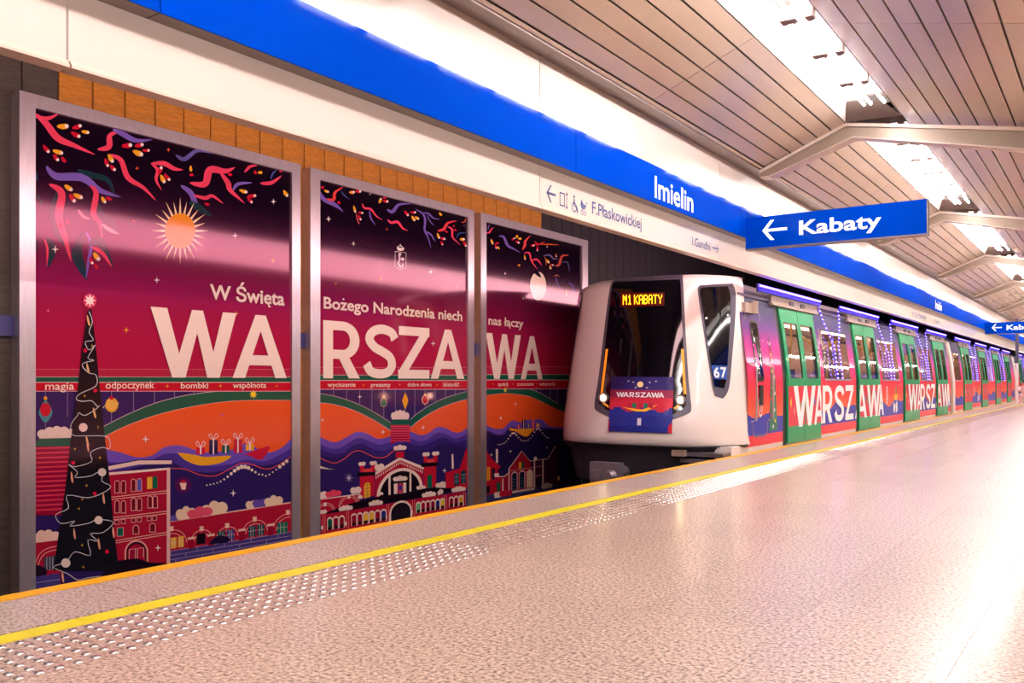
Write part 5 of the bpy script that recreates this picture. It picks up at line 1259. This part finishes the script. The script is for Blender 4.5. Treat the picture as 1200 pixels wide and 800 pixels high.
# side windows in the raked corners (near and mirrored far one)
rowsS = [((820.5,334),(858,332)),((817.5,338),(861.5,341)),((819,352),(862,356)),((823,380),(860.5,384)),((828,412),(857.5,420)),((832.5,440),(855,448)),((835,456),(852,460)),((837.5,464),(847,467))]
for mir in (False, True):
    sw = drape('corner_window_surround', M['surround'], rowsS, 8, .006, lead, mirror=mir)
    rowsG = [((822,337),(852,335.5)),((820,341),(855,345)),((822,354),(855.5,358)),((826,380),(854.5,384)),((830.5,412),(852.5,418)),((834.5,440),(850.5,444)),((837,453),(848,455))]
    gl = drape('corner_window', M['corner_glass'] if 'corner_glass' in M else M['black_gloss'], rowsG, 8, .012, lead, mirror=mir)
    if not mir:
        fn_ = dmap(((833,428),(851.5,428.5),(836,444),(851,444.5)), .016); q = MB()
        for i in range(4): q.poly([fn_(i/4, 0), fn_((i+1)/4, 0), fn_((i+1)/4, 1), fn_(i/4, 1)])
        q.build('number_plate', M['plate_blue'], gl)
        for dg, xa, xb in (('6', 835, 842), ('7', 843, 850)):
            fn2 = dmap(((xa,430),(xb,430.2),(xa+1,442),(xb+.3,442.3)), .02); q = MB(); put_text(q, dg, fn2, bold=.03); q.build('digit', M['wrap_white'], gl)
        fn3 = dmap(((826,372),(853,368),(826,374),(853,370)), .016); q = MB(); q.poly([fn3(0,0), fn3(1,0), fn3(1,1), fn3(0,1)]); q.build('reflector_line', M['wrap_white'], gl)
# single wiper and inner cab shapes are too dark to see; lower apron, skirt, coupler, steps
ap = MB()
pts = [(x, y) for x, y in bo]
for i in range(len(pts)-1):
    (xa_, ya_), (xb_, yb_) = pts[i], pts[i+1]
    A = lambda x, y, d: (XM+(x-XM)*(1-d), y+d*1.0)
    for z_a, z_b, da, db in ((.10, .03, .0, .035), (.03, -.42, .06, .12)):
        ap.poly([(*A(xa_, ya_, da), z_a), (*A(xb_, yb_, da), z_a), (*A(xb_, yb_, db), z_b), (*A(xa_, ya_, db), z_b)])
ap.build('front_apron', M['dark_under'], lead)
l_ = MB(); l_.tube([(x, y-.012, ZM0+.0) for x, y in bo[2:-2]], .012, 6); l_.build('mask_edge', M['black'], lead)
sk = MB(); sk.box(-.34, XSIDE-.012, 11.0, 11.66, -.5, .1); sk.build('corner_skirt', M['skirt_white'], lead)
st = MB()
for k in range(5): st.box(-.75, -.12, 10.72+.02*k, 11.0, -.02-.085*k, .03-.085*k)
st.build('step_louvre', M['grey_metal'], lead)
cp = MB(); cp.box(-1.68, -1.26, 10.05, 10.2, -.42, -.1); cp.tube([(XM, 10.2, -.26), (XM, 10.9, -.26)], .09, 12); cp.tube([(-1.36, 10.05, -.26), (-1.36, 9.96, -.26)], [.08, .05], 12); cp.box(-1.62, -1.5, 10.0, 10.05, -.33, -.2)
cp.build('coupler', M['grey_metal'], lead)
bb = MB(); bb.box(-2.3, -.7, 10.75, 11.2, -.30, -.05); bb.build('buffer_beam', M['black'], lead)
lm = MB(); lm.box(-.78, -.6, 10.62, 10.7, -.02, .06); lm.build('lower_lamp', M['beige_head'], lead)

# ---- blue light bars over the doors and strings of lights hanging before the windows
ordw = ['first', 'second', 'third', 'fourth', 'fifth', 'sixth', 'seventh', 'eighth', 'ninth', 'tenth']
alld = DOORS0+[31.65, 36.07, 40.5, 44.9, 51.1, 55.5]
for i, d in enumerate(alld):
    a, b = d-.95, d+2.2
    if i == 4: a = d-1.2
    car = lead if i < 4 else car2 if i < 8 else car3
    mb = MB(); x = sx(2.2)+.07
    for zz in (2.262, 2.30, 2.335): mb.tube([(x, a, zz), (x, b, zz)], .009, 6)
    t = mb.build('light_bar', M['led_blue'], car)
    mb = MB()
    for k in range(34 if i < 4 else 20): yy = a+(b-a)*(k+.5)/(34 if i < 4 else 20); mb.box(x+.008, x+.02, yy-.02, yy+.02, 2.312, 2.33)
    mb.build('bead_row', M['led_bead'], t)
    mb = MB(); mb.box(x-.03, x-.012, a, b, 2.23, 2.35); mb.build('carrier', M['roof'], t)
cn = 0
for i, (d, nx) in enumerate(zip(alld[:-1], alld[1:])):
    if nx-d > 5: continue
    y0_, y1_ = d+2.2, nx-.95; mid = (y0_+y1_)/2+.1
    for s_, ys in ((0, y0_), (1, y1_)):
        mb = MB(); wire = MB(); pts = []
        for k in range(18):
            z = 2.24-k*.072; u = min(1, k/9); yy = ys+(mid+(-.10 if s_ == 0 else .10)-ys)*u**1.5*.9
            pts.append((sx(max(z, 1))+.045, yy, z))
            if k % 1 == 0: mb.box(pts[-1][0], pts[-1][0]+.014, yy-.022, yy-.008, z-.007, z+.006); mb.box(pts[-1][0], pts[-1][0]+.014, yy+.01, yy+.024, z-.012, z+.001)
        car = lead if i < 3 else car2 if i < 7 else car3
        wire.tube(pts, .004, 5); t = wire.build('light_string', M['led_blue'], car); tag(mb.build('bead', M['led_bead'], t), kind='stuff')

# ------------------------------------------------------------------ far end of the platform
t = thing('hanging_post', 'slim post hanging from the ceiling at the far right edge of the platform', 'post', (.35, 44, 0))
MB().box(.30, .42, 43.95, 44.05, 1.75, 3.7).build('dark_upper_post', M['surround'], t)
MB().box(.31, .41, 43.96, 44.04, 0, 1.75).build('pale_lower_post', M['skirt_white'], t)
# crouching person
bm = bmesh.new(); sl = bm.verts.layers.skin.new()
def V_(p, r):
    v = bm.verts.new(p); v[sl].radius = (r, r); return v
S = 1.0
pel = V_((0,0,.34),.13); ch = V_((.02,-.10,.55),.14); sh = V_((.02,-.17,.72),.12); nk = V_((.02,-.20,.80),.05); hd0 = V_((.02,-.22,.90),.085); hd1 = V_((.02,-.24,1.0),.075)
for a, b in ((pel, ch), (ch, sh), (sh, nk), (nk, hd0), (hd0, hd1)): bm.edges.new((a, b))
for s_ in (-1, 1):
    kn = V_((s_*.14,-.36,.44),.07); an = V_((s_*.13,-.18,.09),.045); to_ = V_((s_*.14,-.36,.04),.04); hip = V_((s_*.10,-.02,.32),.09)
    for a, b in ((pel, hip), (hip, kn), (kn, an), (an, to_)): bm.edges.new((a, b))
    s1 = V_((s_*.19,-.17,.70),.06); el = V_((s_*.22,-.36,.56),.045); wr = V_((s_*.07,-.46,.66),.032); hn = V_((s_*.03,-.49,.72),.035)
    for a, b in ((sh, s1), (s1, el), (el, wr), (wr, hn)): bm.edges.new((a, b))
for v in bm.verts: v[sl].use_root = False
pel[sl].use_root = True
me = bpy.data.meshes.new('person'); bm.to_mesh(me); bm.free()
pm_ = mat('pale_pink_clothes', (236, 196, 200), .7); me.materials.append(pm_)
pr = bpy.data.objects.new('body', me); COL.objects.link(pr)
pr.modifiers.new('skin', 'SKIN'); pr.modifiers.new('sub', 'SUBSURF').levels = 1
pt = thing('person', 'person in pale pink clothes crouching far away at the right edge', 'person', (.9, 41, 0)); pr.parent = pt; pr.location = (0, 0, 0)
h = MB(); h.sphere((.02,-.225,.965), .105, 12, 8, sc=(.9, 1, 1)); hh = h.build('hair', mat('brown_hair', (80, 50, 44), .7)); hh.parent = pt
